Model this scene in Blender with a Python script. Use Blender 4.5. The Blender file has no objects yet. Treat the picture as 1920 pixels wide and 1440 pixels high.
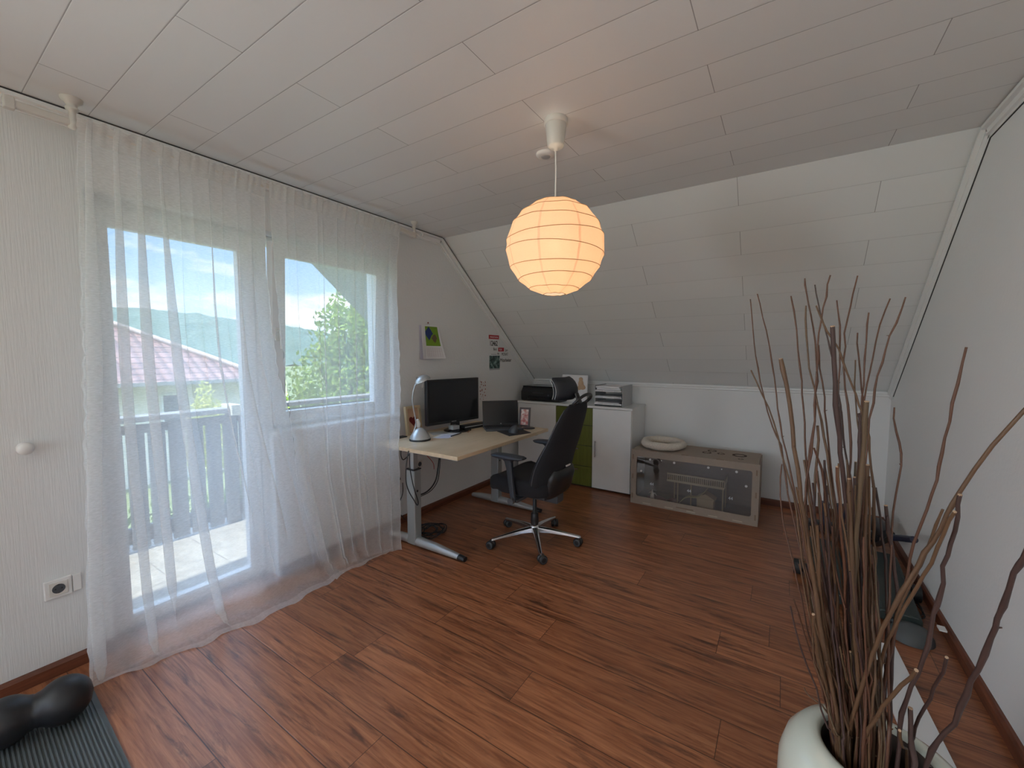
import bpy, math, random
from mathutils import Vector, Matrix, noise
R = math.radians
random.seed(7)
SC = bpy.context.scene
COL = SC.collection

# ------------------------------------------------------------------ camera
F_PX = 775.44
cam_d = bpy.data.cameras.new('camera'); cam = bpy.data.objects.new('camera', cam_d); COL.objects.link(cam)
cam_d.sensor_fit = 'HORIZONTAL'; cam_d.sensor_width = 36.0; cam_d.lens = 36.0 * F_PX / 1920.0
cam_d.clip_start = 0.02; cam_d.clip_end = 1500
cam.location = (2.533, 0.0, 1.356)
cam.rotation_euler = (R(90 - 4.0644), 0, R(33.2662))
SC.camera = cam

# ------------------------------------------------------------------ world, sun, exposure
SKY = 2.5
SUN = 11.0
w = bpy.data.worlds.new('sky'); SC.world = w; w.use_nodes = True
nt = w.node_tree; N = nt.nodes; Lk = nt.links
for n in list(N): N.remove(n)
out = N.new('ShaderNodeOutputWorld'); bg = N.new('ShaderNodeBackground'); Lk.new(bg.outputs[0], out.inputs[0])
tc = N.new('ShaderNodeTexCoord'); sep = N.new('ShaderNodeSeparateXYZ'); Lk.new(tc.outputs['Generated'], sep.inputs[0])
ramp = N.new('ShaderNodeValToRGB'); Lk.new(sep.outputs[2], ramp.inputs[0])
ramp.color_ramp.elements[0].position = 0.04; ramp.color_ramp.elements[0].color = (0.60, 0.78, 0.94, 1)
ramp.color_ramp.elements[1].position = 0.30; ramp.color_ramp.elements[1].color = (0.16, 0.40, 0.82, 1)
mp = N.new('ShaderNodeMapping'); Lk.new(tc.outputs['Generated'], mp.inputs[0]); mp.inputs['Scale'].default_value = (2.4, 2.4, 7.5)
mp.inputs['Location'].default_value = (0.3, 1.9, 0.35)
nz = N.new('ShaderNodeTexNoise'); Lk.new(mp.outputs[0], nz.inputs[0]); nz.inputs['Scale'].default_value = 1.9
nz.inputs['Detail'].default_value = 7; nz.inputs['Roughness'].default_value = 0.55
cr = N.new('ShaderNodeValToRGB'); Lk.new(nz.outputs[0], cr.inputs[0])
cr.color_ramp.elements[0].position = 0.45; cr.color_ramp.elements[1].position = 0.62
mx = N.new('ShaderNodeMixRGB'); Lk.new(cr.outputs[0], mx.inputs[0]); Lk.new(ramp.outputs[0], mx.inputs[1]); mx.inputs[2].default_value = (1, 1, 1, 1)
# the sky grows brighter overhead, where the sun stands behind thin cloud
st = N.new('ShaderNodeMapRange'); Lk.new(sep.outputs[2], st.inputs[0]); st.inputs['From Min'].default_value = .30; st.inputs['From Max'].default_value = .75
st.inputs['To Min'].default_value = SKY; st.inputs['To Max'].default_value = SKY * 3.2
Lk.new(mx.outputs[0], bg.inputs[0]); Lk.new(st.outputs[0], bg.inputs[1])
sun_d = bpy.data.lights.new('sun', 'SUN'); sun = bpy.data.objects.new('sun', sun_d); COL.objects.link(sun)
sun_d.energy = SUN; sun_d.angle = R(1.0); sun_d.color = (1.0, 0.93, 0.82)
sun.rotation_euler = Vector((0.08, -0.50, 0.86)).to_track_quat('Z', 'Y').to_euler()
def portal(name, loc, rot, sx, sy):
    d = bpy.data.lights.new(name, 'AREA'); d.shape = 'RECTANGLE'; d.size = sx; d.size_y = sy; d.cycles.is_portal = True
    o = bpy.data.objects.new(name, d); COL.objects.link(o); o.location = loc; o.rotation_euler = rot
portal('daylight_portal', (-0.31, 1.35, 1.03), (0, R(-90), 0), 2.1, 1.8)
portal('daylight_portal', (1.6, -3.09, 1.35), (R(90), 0, 0), 2.4, 1.5)
# fill lamp added behind the camera, outside an added rear window
dd = bpy.data.lights.new('rear_fill_light', 'AREA'); dd.shape = 'RECTANGLE'; dd.size = 2.3; dd.size_y = 1.4; dd.energy = 5; dd.color = (.95, .98, 1.0)
do = bpy.data.objects.new('rear_fill_light', dd); COL.objects.link(do); do.location = (1.6, -3.35, 1.4); do.rotation_euler = (R(90), 0, 0)
# main fill lamp, added out of view outside an added side window
de = bpy.data.lights.new('side_fill_light', 'AREA'); de.shape = 'RECTANGLE'; de.size = 1.3; de.size_y = 1.4; de.energy = 112; de.color = (.90, .97, 1.0)
eo = bpy.data.objects.new('side_fill_light', de); COL.objects.link(eo); eo.location = (-.33, -1.90, 1.38); eo.rotation_euler = (0, R(-90), 0)
SC.view_settings.view_transform = 'Standard'; SC.view_settings.look = 'None'
SC.view_settings.gamma = 1.0; SC.view_settings.use_curve_mapping = False
SC.view_settings.exposure = 0.0
SC.cycles.max_bounces = 14; SC.cycles.diffuse_bounces = 7; SC.cycles.glossy_bounces = 4
SC.cycles.transmission_bounces = 8; SC.cycles.transparent_max_bounces = 24
SC.cycles.sample_clamp_indirect = 6.0; SC.cycles.caustics_reflective = False; SC.cycles.caustics_refractive = False
SC.cycles.use_denoising = True

# ------------------------------------------------------------------ node helpers
class NT:
    def __init__(s, name):
        s.m = bpy.data.materials.new(name); s.m.use_nodes = True; s.t = s.m.node_tree
        for n in list(s.t.nodes): s.t.nodes.remove(n)
        s.out = s.t.nodes.new('ShaderNodeOutputMaterial')
    def n(s, kind, **kw):
        x = s.t.nodes.new('ShaderNode' + kind)
        for k, v in kw.items(): setattr(x, k, v)
        return x
    def l(s, a, b): s.t.links.new(a, b)
    def put(s, sock, v):
        if isinstance(v, (int, float)): sock.default_value = v
        elif isinstance(v, (tuple, list)): sock.default_value = tuple(v) if len(v) == len(sock.default_value) else tuple(v) + (1,)
        else: s.l(v, sock)
    def math(s, op, a, b=0.0, c=None, clamp=False):
        x = s.n('Math', operation=op); x.use_clamp = clamp; s.put(x.inputs[0], a); s.put(x.inputs[1], b)
        if c is not None: s.put(x.inputs[2], c)
        return x.outputs[0]
    def mix(s, f, a, b, mode='MIX'):
        x = s.n('MixRGB', blend_type=mode); s.put(x.inputs[0], f); s.put(x.inputs[1], a); s.put(x.inputs[2], b); return x.outputs[0]
    def ramp(s, f, stops):
        x = s.n('ValToRGB'); s.put(x.inputs[0], f); e = x.color_ramp.elements
        while len(e) < len(stops): e.new(0.5)
        for i, (p, c) in enumerate(stops):
            e[i].position = p; e[i].color = tuple(c) + (1,) if len(c) == 3 else c
        return x.outputs[0]
    def pos(s): return s.n('NewGeometry').outputs['Position']
    def obj(s): return s.n('TexCoord').outputs['Object']
    def map(s, v, scale=(1, 1, 1), loc=(0, 0, 0), rot=(0, 0, 0)):
        x = s.n('Mapping'); s.l(v, x.inputs[0]); x.inputs['Scale'].default_value = scale; x.inputs['Location'].default_value = loc
        x.inputs['Rotation'].default_value = rot; return x.outputs[0]
    def noise(s, v, scale=5, detail=3, rough=.5, dist=0):
        x = s.n('TexNoise'); s.l(v, x.inputs['Vector']); x.inputs['Scale'].default_value = scale; x.inputs['Detail'].default_value = detail
        x.inputs['Roughness'].default_value = rough; x.inputs['Distortion'].default_value = dist; return x.outputs[0]
    def xyz(s, v):
        x = s.n('SeparateXYZ'); s.l(v, x.inputs[0]); return x.outputs
    def comb(s, a, b, c):
        x = s.n('CombineXYZ'); s.put(x.inputs[0], a); s.put(x.inputs[1], b); s.put(x.inputs[2], c); return x.outputs[0]
    def white(s, v):
        x = s.n('TexWhiteNoise', noise_dimensions='3D'); s.l(v, x.inputs[0]); return x.outputs
    def bump(s, h, st=.3, d=.01):
        x = s.n('Bump'); s.put(x.inputs['Height'], h); x.inputs['Strength'].default_value = st; x.inputs['Distance'].default_value = d; return x.outputs[0]
    def bsdf(s, color, rough=.5, metal=0, normal=None, coat=0, sheen=0, spec=None):
        b = s.n('BsdfPrincipled'); s.put(b.inputs['Base Color'], color); s.put(b.inputs['Roughness'], rough); b.inputs['Metallic'].default_value = metal
        if normal is not None: s.l(normal, b.inputs['Normal'])
        b.inputs['Coat Weight'].default_value = coat
        b.inputs['Sheen Weight'].default_value = sheen
        if spec is not None: b.inputs['Specular IOR Level'].default_value = spec
        s.l(b.outputs[0], s.out.inputs[0]); return b

def plain(name, color, rough=.5, metal=0, var=.06, scale=12, bump=0, coat=0, spec=None):
    """colour with a faint real surface mottling"""
    t = NT(name); n = t.noise(t.obj(), scale, 4)
    c = t.mix(t.math('MULTIPLY', n, var * 2), color, tuple(v * .6 for v in color))
    nm = t.bump(t.noise(t.obj(), scale * 12, 2), bump, .002) if bump else None
    t.bsdf(c, rough, metal, nm, coat, spec=spec); return t.m
def fabric(name, color, scale=400, bump=.5, rough=.95):
    t = NT(name); o = t.obj(); n = t.noise(o, scale, 2); n2 = t.noise(o, 14, 3)
    c = t.mix(n, tuple(v * .7 for v in color), tuple(min(1, v * 1.3) for v in color)); c = t.mix(t.math('MULTIPLY', n2, .3), c, tuple(v * .6 for v in color))
    t.bsdf(c, rough, 0, t.bump(n, bump, .002), sheen=.02); return t.m
def woodm(name, c1, c2, axis=0, scale=6, rough=.45):
    t = NT(name); sc = [9, 9, 9]; sc[axis] = .8
    v = t.map(t.obj(), tuple(sc)); n = t.noise(v, scale, 6, .6, .6)
    c = t.ramp(n, [(.3, c1), (.7, c2)]); t.bsdf(c, rough, 0, t.bump(n, .1, .002)); return t.m

M = {}
# walls
def wall_mat():
    t = NT('white_woodchip_wallpaper'); p = t.pos(); n = t.noise(p, 55, 3); n2 = t.noise(p, 2, 2)
    c = t.mix(n2, (.79, .795, .79), (.765, .77, .765)); t.bsdf(c, .85, 0, t.bump(n, .25, .004)); return t.m
def stripe_mat():
    t = NT('white_vertical_rib_wallpaper'); p = t.pos(); v = t.map(p, (1, 1, .035)); n = t.noise(v, 190, 3, .6)
    h = t.math('ADD', n, t.math('MULTIPLY', t.noise(v, 60, 2), .6))
    c = t.mix(n, (.72, .705, .70), (.82, .805, .80)); t.bsdf(c, .7, 0, t.bump(h, .55, .004)); return t.m
def panel_mat(name, sloped):
    t = NT(name); X, Y, Z = t.xyz(t.pos())
    if sloped:
        dy = t.math('SUBTRACT', Y, 2.744); dz = t.math('SUBTRACT', 2.366, Z)
        s = t.math('ADD', t.math('MULTIPLY', dy, .7706), t.math('MULTIPLY', dz, .6373)); s = t.math('ADD', s, .1837 * 13)
    else: s = t.math('ADD', t.math('SUBTRACT', Y, .36), .1837 * 40)
    r = t.math('DIVIDE', s, .1837); row = t.math('FLOOR', r); fr = t.math('FRACT', r)
    par = t.math('MODULO', row, 2.0)
    u = t.math('DIVIDE', t.math('ADD', t.math('SUBTRACT', X, .327), t.math('ADD', t.math('MULTIPLY', par, .6475), 12.95)), 1.295)
    fu = t.math('FRACT', u); col = t.math('FLOOR', u)
    e1 = t.math('LESS_THAN', t.math('MINIMUM', fr, t.math('SUBTRACT', 1.0, fr)), .0065)
    e2 = t.math('LESS_THAN', t.math('MINIMUM', fu, t.math('SUBTRACT', 1.0, fu)), .0011)
    ed = t.math('MAXIMUM', e1, e2)
    wn = t.white(t.comb(row, col, 3.0))[0]
    base = t.mix(wn, (.79, .795, .79), (.755, .76, .755))
    gr = t.noise(t.map(t.pos(), (1.5, 30, 30)), 6, 3)
    base = t.mix(t.math('MULTIPLY', gr, .05), base, (.6, .6, .6))
    c = t.mix(t.math('ADD', t.math('MULTIPLY', e1, .34 if sloped else .62), t.math('MULTIPLY', e2, .7), clamp=True), base, (.16, .15, .15))
    sm = t.math('MINIMUM', t.math('MULTIPLY', t.math('MINIMUM', fr, t.math('SUBTRACT', 1.0, fr)), 60.0), 1.0)
    t.bsdf(c, .42, 0, t.bump(sm, .25, .003)); return t.m
def floor_mat():
    t = NT('red_brown_wood_laminate'); P = t.pos(); X, Y, Z = t.xyz(P)
    r = t.math('DIVIDE', t.math('ADD', t.math('SUBTRACT', Y, .541), 1.83), .183); row = t.math('FLOOR', r); fr = t.math('FRACT', r)
    wr = t.white(t.comb(row, 7.0, 1.0))[0]
    u = t.math('ADD', t.math('DIVIDE', t.math('ADD', X, 2.0), 1.28), t.math('MULTIPLY', wr, 3.7)); col = t.math('FLOOR', u); fu = t.math('FRACT', u)
    cell = t.comb(row, col, 2.0); wn = t.white(cell)
    off = t.n('VectorMath', operation='SCALE'); t.l(wn[1], off.inputs[0]); off.inputs['Scale'].default_value = 13.0
    ad = t.n('VectorMath', operation='ADD'); t.l(P, ad.inputs[0]); t.l(off.outputs[0], ad.inputs[1]); Q = ad.outputs[0]
    g1 = t.noise(t.map(Q, (1.1, 17, 1)), 3.0, 7, .62, .9)
    g2 = t.noise(t.map(Q, (2.2, 75, 1)), 5.0, 3, .6)
    g3 = t.noise(t.map(Q, (1.25, 11, 1)), 2.4, 6, .68, .5)
    base = t.ramp(g1, [(.25, (.13, .044, .019)), (.42, (.26, .092, .040)), (.58, (.385, .152, .070)), (.78, (.50, .232, .115))])
    base = t.mix(t.math('MULTIPLY', t.math('SUBTRACT', g2, .35), .5, clamp=True), base, (.15, .05, .026))
    kn = t.ramp(g3, [(.53, (0, 0, 0)), (.68, (1, 1, 1))])
    base = t.mix(t.math('MULTIPLY', kn, .78), base, (.050, .020, .013))
    tone = t.mix(wn[0], (.84, .82, .80), (1.10, 1.08, 1.04)); base = t.mix(1.0, base, tone, 'MULTIPLY')
    e1 = t.math('LESS_THAN', t.math('MINIMUM', fr, t.math('SUBTRACT', 1.0, fr)), .009)
    e2 = t.math('LESS_THAN', t.math('MINIMUM', fu, t.math('SUBTRACT', 1.0, fu)), .0010)
    c = t.mix(t.math('MULTIPLY', t.math('MAXIMUM', e1, e2), .8), base, (.02, .008, .006))
    hb = t.math('ADD', t.math('MULTIPLY', g2, .4), t.math('MULTIPLY', t.math('MINIMUM', t.math('MULTIPLY', t.math('MINIMUM', fr, t.math('SUBTRACT', 1.0, fr)), 40.0), 1.0), 1.0))
    t.bsdf(c, t.math('ADD', .24, t.math('MULTIPLY', g2, .16)), 0, t.bump(hb, .22, .002)); return t.m
M['wall'] = wall_mat(); M['stripe'] = stripe_mat(); M['ceil'] = panel_mat('white_ceiling_panels', False)
M['slope'] = panel_mat('white_sloped_panels', True); M['floor'] = floor_mat()
M['trim'] = plain('white_trim_paint', (.82, .82, .81), .4)
M['pvc'] = plain('white_window_pvc', (.84, .86, .87), .28)
M['base'] = woodm('red_brown_baseboard', (.09, .028, .014), (.20, .065, .032), 0)
M['basey'] = woodm('red_brown_baseboard_along', (.09, .028, .014), (.20, .065, .032), 1)
def glass_mat(name, tint=(.93, .97, .98), refl=.08):
    t = NT(name); tr = t.n('BsdfTransparent'); tr.inputs[0].default_value = tint + (1,)
    gl = t.n('BsdfGlossy'); gl.inputs['Roughness'].default_value = .02; gl.inputs[0].default_value = (1, 1, 1, 1)
    mx = t.n('MixShader'); mx.inputs[0].default_value = refl; t.l(tr.outputs[0], mx.inputs[1]); t.l(gl.outputs[0], mx.inputs[2]); t.l(mx.outputs[0], t.out.inputs[0]); return t.m
M['glass'] = glass_mat('window_glass', (.95, .98, .985), .05); M['acryl'] = glass_mat('clear_acrylic', (.60, .58, .57), .08)
def sheer_mat(name, dens, weave=.18, col=(.92, .93, .93)):
    t = NT(name); o = t.pos()
    a = t.noise(t.map(o, (60, 60, 420)), 1.0, 3, .6); b = t.noise(t.map(o, (9, 9, 3)), 1.0, 2)
    f = t.math('ADD', dens, t.math('ADD', t.math('MULTIPLY', t.math('SUBTRACT', a, .5), weave * 2), t.math('MULTIPLY', t.math('SUBTRACT', b, .5), .08)), clamp=True)
    tr = t.n('BsdfTransparent'); df = t.n('BsdfDiffuse'); df.inputs[0].default_value = col + (1,)
    tl = t.n('BsdfTranslucent'); tl.inputs[0].default_value = col + (1,)
    m1 = t.n('MixShader'); m1.inputs[0].default_value = .62; t.l(df.outputs[0], m1.inputs[1]); t.l(tl.outputs[0], m1.inputs[2])
    m2 = t.n('MixShader'); t.l(f, m2.inputs[0]); t.l(tr.outputs[0], m2.inputs[1]); t.l(m1.outputs[0], m2.inputs[2]); t.l(m2.outputs[0], t.out.inputs[0]); return t.m
M['sheer'] = sheer_mat('white_sheer_voile', .54); M['sheerhem'] = sheer_mat('white_sheer_voile_doubled', .70)
M['white'] = plain('white_plastic', (.78, .77, .75), .35)
M['cream'] = plain('aged_white_plastic', (.66, .63, .58), .45)
M['black'] = plain('black_plastic', (.018, .018, .02), .38)
M['blackgloss'] = plain('black_gloss_plastic', (.010, .010, .012), .16)
M['screen'] = plain('switched_off_screen', (.008, .008, .010), .22)
M['rubber'] = plain('black_rubber', (.02, .02, .022), .6, bump=.2)
M['chairfab'] = fabric('black_chair_fabric', (.013, .013, .017))
M['greypl'] = plain('dark_grey_plastic', (.07, .075, .085), .45)
M['lgrey'] = plain('light_grey_plastic', (.42, .43, .44), .45)
M['alu'] = plain('polished_aluminium', (.62, .62, .64), .22, 1.0)
M['silver'] = plain('silver_paint', (.50, .52, .53), .35, .5)
M['legs'] = plain('silver_grey_powder_coat', (.36, .38, .38), .42, .3)
M['desk'] = woodm('light_maple_desk', (.62, .47, .30), (.74, .59, .41), 1, 3, .35)
M['cab'] = plain('white_cabinet_laminate', (.80, .80, .79), .4)
M['green'] = woodm('olive_green_drawer', (.10, .115, .014), (.14, .155, .022), 2, 5, .4)
M['mdf'] = plain('raw_brown_mdf', (.34, .275, .225), .8, var=.15, scale=40, bump=.1)
M['mdfdark'] = plain('dark_mdf', (.06, .035, .025), .9)
M['ply'] = plain('light_plywood', (.55, .43, .27), .7, var=.12)
M['plush'] = fabric('cream_plush', (.70, .63, .54), 120, .8)
M['mattop'] = plain('grey_black_mat_rubber', (.10, .115, .12), .6, bump=.2)
M['paper'] = plain('white_paper', (.80, .79, .80), .7, var=.03)
M['red'] = plain('red_print', (.45, .02, .03), .6); M['ink'] = plain('black_print_ink', (.02, .02, .02), .7)
M['mirror'] = plain('white_board', (.74, .75, .76), .35)
# ------------------------------------------------------------------ mesh helpers
class MB:
    def __init__(s): s.v = []; s.f = []; s.sm = []; s.mi = []; s.cur = 0
    def add(s, vs, fs, smooth=False):
        b = len(s.v); s.v += [Vector(v) for v in vs]; s.f += [tuple(b + i for i in f) for f in fs]; s.sm += [smooth] * len(fs); s.mi += [s.cur] * len(fs); return s
    def box(s, x0, x1, y0, y1, z0, z1):
        return s.add([(x0, y0, z0), (x1, y0, z0), (x1, y1, z0), (x0, y1, z0), (x0, y0, z1), (x1, y0, z1), (x1, y1, z1), (x0, y1, z1)],
                     [(0, 3, 2, 1), (4, 5, 6, 7), (0, 1, 5, 4), (1, 2, 6, 5), (2, 3, 7, 6), (3, 0, 4, 7)])
    def obox(s, c, sx, sy, sz, mat):
        b = len(s.v); s.box(-sx / 2, sx / 2, -sy / 2, sy / 2, -sz / 2, sz / 2)
        for i in range(b, len(s.v)): s.v[i] = Vector(c) + mat @ s.v[i]
        return s
    def prism(s, poly, a, b, ax):
        n = len(poly)
        def P(p, t):
            if ax == 0: return (t, p[0], p[1])
            if ax == 1: return (p[0], t, p[1])
            return (p[0], p[1], t)
        vs = [P(p, a) for p in poly] + [P(p, b) for p in poly]
        return s.add(vs, [tuple(range(n - 1, -1, -1)), tuple(range(n, 2 * n))] + [(i, (i + 1) % n, n + (i + 1) % n, n + i) for i in range(n)])
    def sweep(s, sec, p0, p1, ex, ey):
        """section points (u,v) along ex,ey swept from p0 to p1"""
        n = len(sec); ex = Vector(ex); ey = Vector(ey); vs = [Vector(p0) + ex * u + ey * v for u, v in sec] + [Vector(p1) + ex * u + ey * v for u, v in sec]
        return s.add(vs, [tuple(range(n - 1, -1, -1)), tuple(range(n, 2 * n))] + [(i, (i + 1) % n, n + (i + 1) % n, n + i) for i in range(n)])
    def tube(s, pts, r, n=10, caps=True, sx=1.0):
        pts = [Vector(p) for p in pts]; rs = r if isinstance(r, (list, tuple)) else [r] * len(pts)
        b = len(s.v); up = None; vs = []
        for i, p in enumerate(pts):
            d = (pts[min(i + 1, len(pts) - 1)] - pts[max(i - 1, 0)]).normalized()
            if up is None: up = Vector((0, 0, 1)) if abs(d.z) < .9 else Vector((1, 0, 0))
            a = d.cross(up).normalized(); up = a.cross(d).normalized()
            for k in range(n):
                t = 2 * math.pi * k / n; vs.append(p + a * (math.cos(t) * rs[i] * sx) + up * (math.sin(t) * rs[i]))
        fs = [(i * n + k, i * n + (k + 1) % n, (i + 1) * n + (k + 1) % n, (i + 1) * n + k) for i in range(len(pts) - 1) for k in range(n)]
        s.add(vs, fs, True)
        if caps: s.add(vs[:n], [tuple(range(n - 1, -1, -1))]); s.add(vs[-n:], [tuple(range(n))])
        return s
    def lathe(s, prof, c=(0, 0, 0), n=32, mat=None, close=True):
        vs = []; c = Vector(c)
        for r, z in prof:
            for k in range(n):
                t = 2 * math.pi * k / n; q = Vector((r * math.cos(t), r * math.sin(t), z)); vs.append(c + (mat @ q if mat else q))
        m = len(prof); s.add(vs, [(i * n + k, i * n + (k + 1) % n, (i + 1) * n + (k + 1) % n, (i + 1) * n + k) for i in range(m - 1) for k in range(n)], True)
        if close:
            if prof[0][0] > 1e-5: s.add(vs[:n], [tuple(range(n - 1, -1, -1))])
            if prof[-1][0] > 1e-5: s.add(vs[-n:], [tuple(range(n))])
        return s
    def ball(s, c, rx, ry=None, rz=None, n=20, m=12, mat=None):
        ry = ry or rx; rz = rz or rx
        b = len(s.v); s.lathe([(max(1e-6, math.sin(math.pi * i / m)), -math.cos(math.pi * i / m)) for i in range(m + 1)], (0, 0, 0), n, None, False)
        for i in range(b, len(s.v)):
            q = Vector((s.v[i].x * rx, s.v[i].y * ry, s.v[i].z * rz)); s.v[i] = Vector(c) + (mat @ q if mat else q)
        return s
    def disc(s, c, r, nrm, n=20, th=.001):
        q = Vector(nrm).to_track_quat('Z', 'Y').to_matrix(); return s.lathe([(r, 0), (r, th)], c, n, q)
    def build(s, name, mat, root=None, bevel=0, local=False, seg=2, sub=0, origin=None):
        me = bpy.data.meshes.new(name); off = Vector((0, 0, 0))
        if root is not None and not local: off = wloc(root)
        elif root is None:
            if origin is not None: off = Vector(origin)
            elif origin is None and s.v:
                xs = [v.x for v in s.v]; ys = [v.y for v in s.v]; zs = [v.z for v in s.v]; off = Vector(((min(xs) + max(xs)) / 2, (min(ys) + max(ys)) / 2, min(zs)))
        me.from_pydata([tuple(v - off) for v in s.v], [], s.f); me.validate(); me.polygons.foreach_set('use_smooth', s.sm[:len(me.polygons)])
        ms = mat if isinstance(mat, (list, tuple)) else [mat]
        for m in ms: me.materials.append(m)
        if len(ms) > 1: me.polygons.foreach_set('material_index', s.mi[:len(me.polygons)])
        me.update(); o = bpy.data.objects.new(name, me); COL.objects.link(o)
        if root is not None: o.parent = root
        else: o.location = off
        if bevel:
            b = o.modifiers.new('bevel', 'BEVEL'); b.width = bevel; b.segments = seg; b.limit_method = 'ANGLE'; b.angle_limit = R(40)
        if sub:
            b = o.modifiers.new('sub', 'SUBSURF'); b.levels = sub; b.render_levels = sub
        return o
def wloc(o):
    v = Vector(o.location)
    while o.parent: o = o.parent; v = v + Vector(o.location)
    return v
def tag(o, label=None, cat=None, group=None, kind=None):
    if label: o['label'] = label
    if cat: o['category'] = cat
    if group: o['group'] = group
    if kind: o['kind'] = kind
    return o
def thing(name, loc, label, cat, group=None, rz=0, kind=None):
    o = bpy.data.objects.new(name, None); COL.objects.link(o); o.location = loc; o.rotation_euler = (0, 0, rz); o.empty_display_size = .05
    return tag(o, label, cat, group, kind)
def struct(name, mb, mat, root=None, **k):
    o = mb.build(name, mat, root, **k)
    if root is None: o['kind'] = 'structure'
    return o
def rotz(a): return Matrix.Rotation(a, 3, 'Z')
def smooth(t): t = max(0, min(1, t)); return t * t * (3 - 2 * t)
def lerp(a, b, t): return a + (b - a) * t
def interp(tab, x):
    if x <= tab[0][0]: return tab[0][1]
    for (a, b), (c, d) in zip(tab, tab[1:]):
        if x <= c: return lerp(b, d, (x - a) / (c - a))
    return tab[-1][1]
# pixel of the 1920x1440 photograph to a point in the room, on plane axis = value
_rt = Vector((math.cos(R(33.2662)), math.sin(R(33.2662)), 0)); _fh = Vector((-_rt.y, _rt.x, 0))
_fw = _fh * math.cos(R(4.0644)) - Vector((0, 0, math.sin(R(4.0644)))); _up = _rt.cross(_fw)
def at(px, py, ax, val):
    d = _fw * F_PX + _rt * (px - 960) + _up * (720 - py); c = Vector(cam.location); return c + d * ((val - c[ax]) / d[ax])
def crv(name, text, size, loc, rot, mat, root=None, ext=.0004, align='LEFT', sx=1.0, font_scale=None):
    c = bpy.data.curves.new(name, 'FONT'); c.body = text; c.size = size; c.extrude = ext; c.offset = .0016 if name == 'number' else 0; c.align_x = align; c.materials.append(mat)
    tmp = bpy.data.objects.new('tmp', c); me = bpy.data.meshes.new_from_object(tmp); bpy.data.objects.remove(tmp); bpy.data.curves.remove(c); me.name = name
    if not me.materials: me.materials.append(mat)
    o = bpy.data.objects.new(name, me); COL.objects.link(o); o.rotation_euler = rot; o.scale = (sx, 1, 1)
    if root is not None: o.parent = root; o.location = Vector(loc) - wloc(root)
    else: o.location = loc
    return o

# ------------------------------------------------------------------ room shell
W = 3.25; H = 2.366; YF = -3.0; YK = 4.333; YS = 2.744; ZK = 1.052
struct('floor', MB().box(-.30, W + .3, YF - .3, YK + .3, -.12, 0), M['floor'])
struct('ceiling', MB().box(-.30, W + .3, YF - .3, YS, H, H + .12), M['ceil'])
nrm = Vector((0, (H - ZK), (YK - YS))).normalized()
struct('ceiling_slope', MB().prism([(YS, H), (YK + .25, ZK - .25 * (H - ZK) / (YK - YS)), (YK + .25 + nrm.y * .12, ZK - .2067 + nrm.z * .12), (YS, H + .16)], -.30, W + .3, 0), M['slope'])
# window wall: one wall with the door and window opening cut out of it
DY0, DY1, WY1, LZ, PZ = .515, 1.262, 2.186, 2.073, .87
def wall_left():
    m = MB()
    ys = [YF - .3, DY0, DY1, WY1, YK + .3]
    m.box(-.30, 0, ys[0], -2.6, 0, H + .02); m.box(-.30, 0, -1.2, DY0, 0, H + .02); m.box(-.30, 0, -2.6, -1.2, 0, .75); m.box(-.30, 0, -2.6, -1.2, 2.0, H + .02)
    m.box(-.30, 0, DY0, WY1, LZ, H + .02)
    m.box(-.30, 0, DY1, WY1, 0, PZ)
    m.prism([(WY1, 0), (YK + .3, 0), (YK + .3, ZK), (YK, ZK), (YS, H + .02), (WY1, H + .02)], -.30, 0, 0)
    return m
M['wallL'] = None
def wallL_mat():
    t = NT('white_wallpaper_ribbed_by_the_door'); X, Y, Z = t.xyz(t.pos()); p = t.pos()
    m = t.math('LESS_THAN', Y, .6)
    n = t.noise(t.map(p, (1, 1, .035)), 190, 3, .6); n2 = t.noise(p, 55, 3)
    c = t.mix(t.math('MULTIPLY', m, n), (.76, .765, .76), (.66, .67, .66))
    h = t.mix(m, n2, n); t.bsdf(c, .8, 0, t.bump(h, .38, .004)); return t.m
struct('wall_left', wall_left(), wallL_mat())
struct('wall_back', MB().box(-.30, W + .3, YK, YK + .25, 0, ZK + .02), M['wall'])
struct('wall_right', MB().prism([(YF - .3, 0), (YK + .3, 0), (YK + .3, ZK), (YK, ZK), (YS, H + .02), (YF - .3, H + .02)], W, W + .25, 0), M['wall'])
fw = MB(); fw.box(0, .4, YF - .25, YF, 0, H); fw.box(2.8, W, YF - .25, YF, 0, H); fw.box(.4, 2.8, YF - .25, YF, 0, .6); fw.box(.4, 2.8, YF - .25, YF, 2.1, H)
struct('wall_front', fw, M['wall'])
wr = thing('added_rear_window', (1.6, YF - .2, .6), None, None, kind='structure')  # unseen window, added behind the camera for fill light
m = MB(); m.box(.4, .47, YF - .2, YF - .13, .6, 2.1); m.box(2.73, 2.8, YF - .2, YF - .13, .6, 2.1); m.box(.47, 2.73, YF - .2, YF - .13, .6, .67); m.box(.47, 2.73, YF - .2, YF - .13, 2.03, 2.1); m.box(1.57, 1.63, YF - .2, YF - .13, .67, 2.03)
m.build('window_frame', M['pvc'], wr)
w3 = thing('added_side_window', (-.15, -1.9, .75), None, None, kind='structure')  # unseen window, added in the window wall for the side fill
m = MB(); m.box(-.19, -.12, -2.6, -2.54, .75, 2.0); m.box(-.19, -.12, -1.26, -1.2, .75, 2.0); m.box(-.19, -.12, -2.54, -1.26, .75, .81); m.box(-.19, -.12, -2.54, -1.26, 1.94, 2.0)
m.build('window_frame', M['pvc'], w3)

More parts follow.
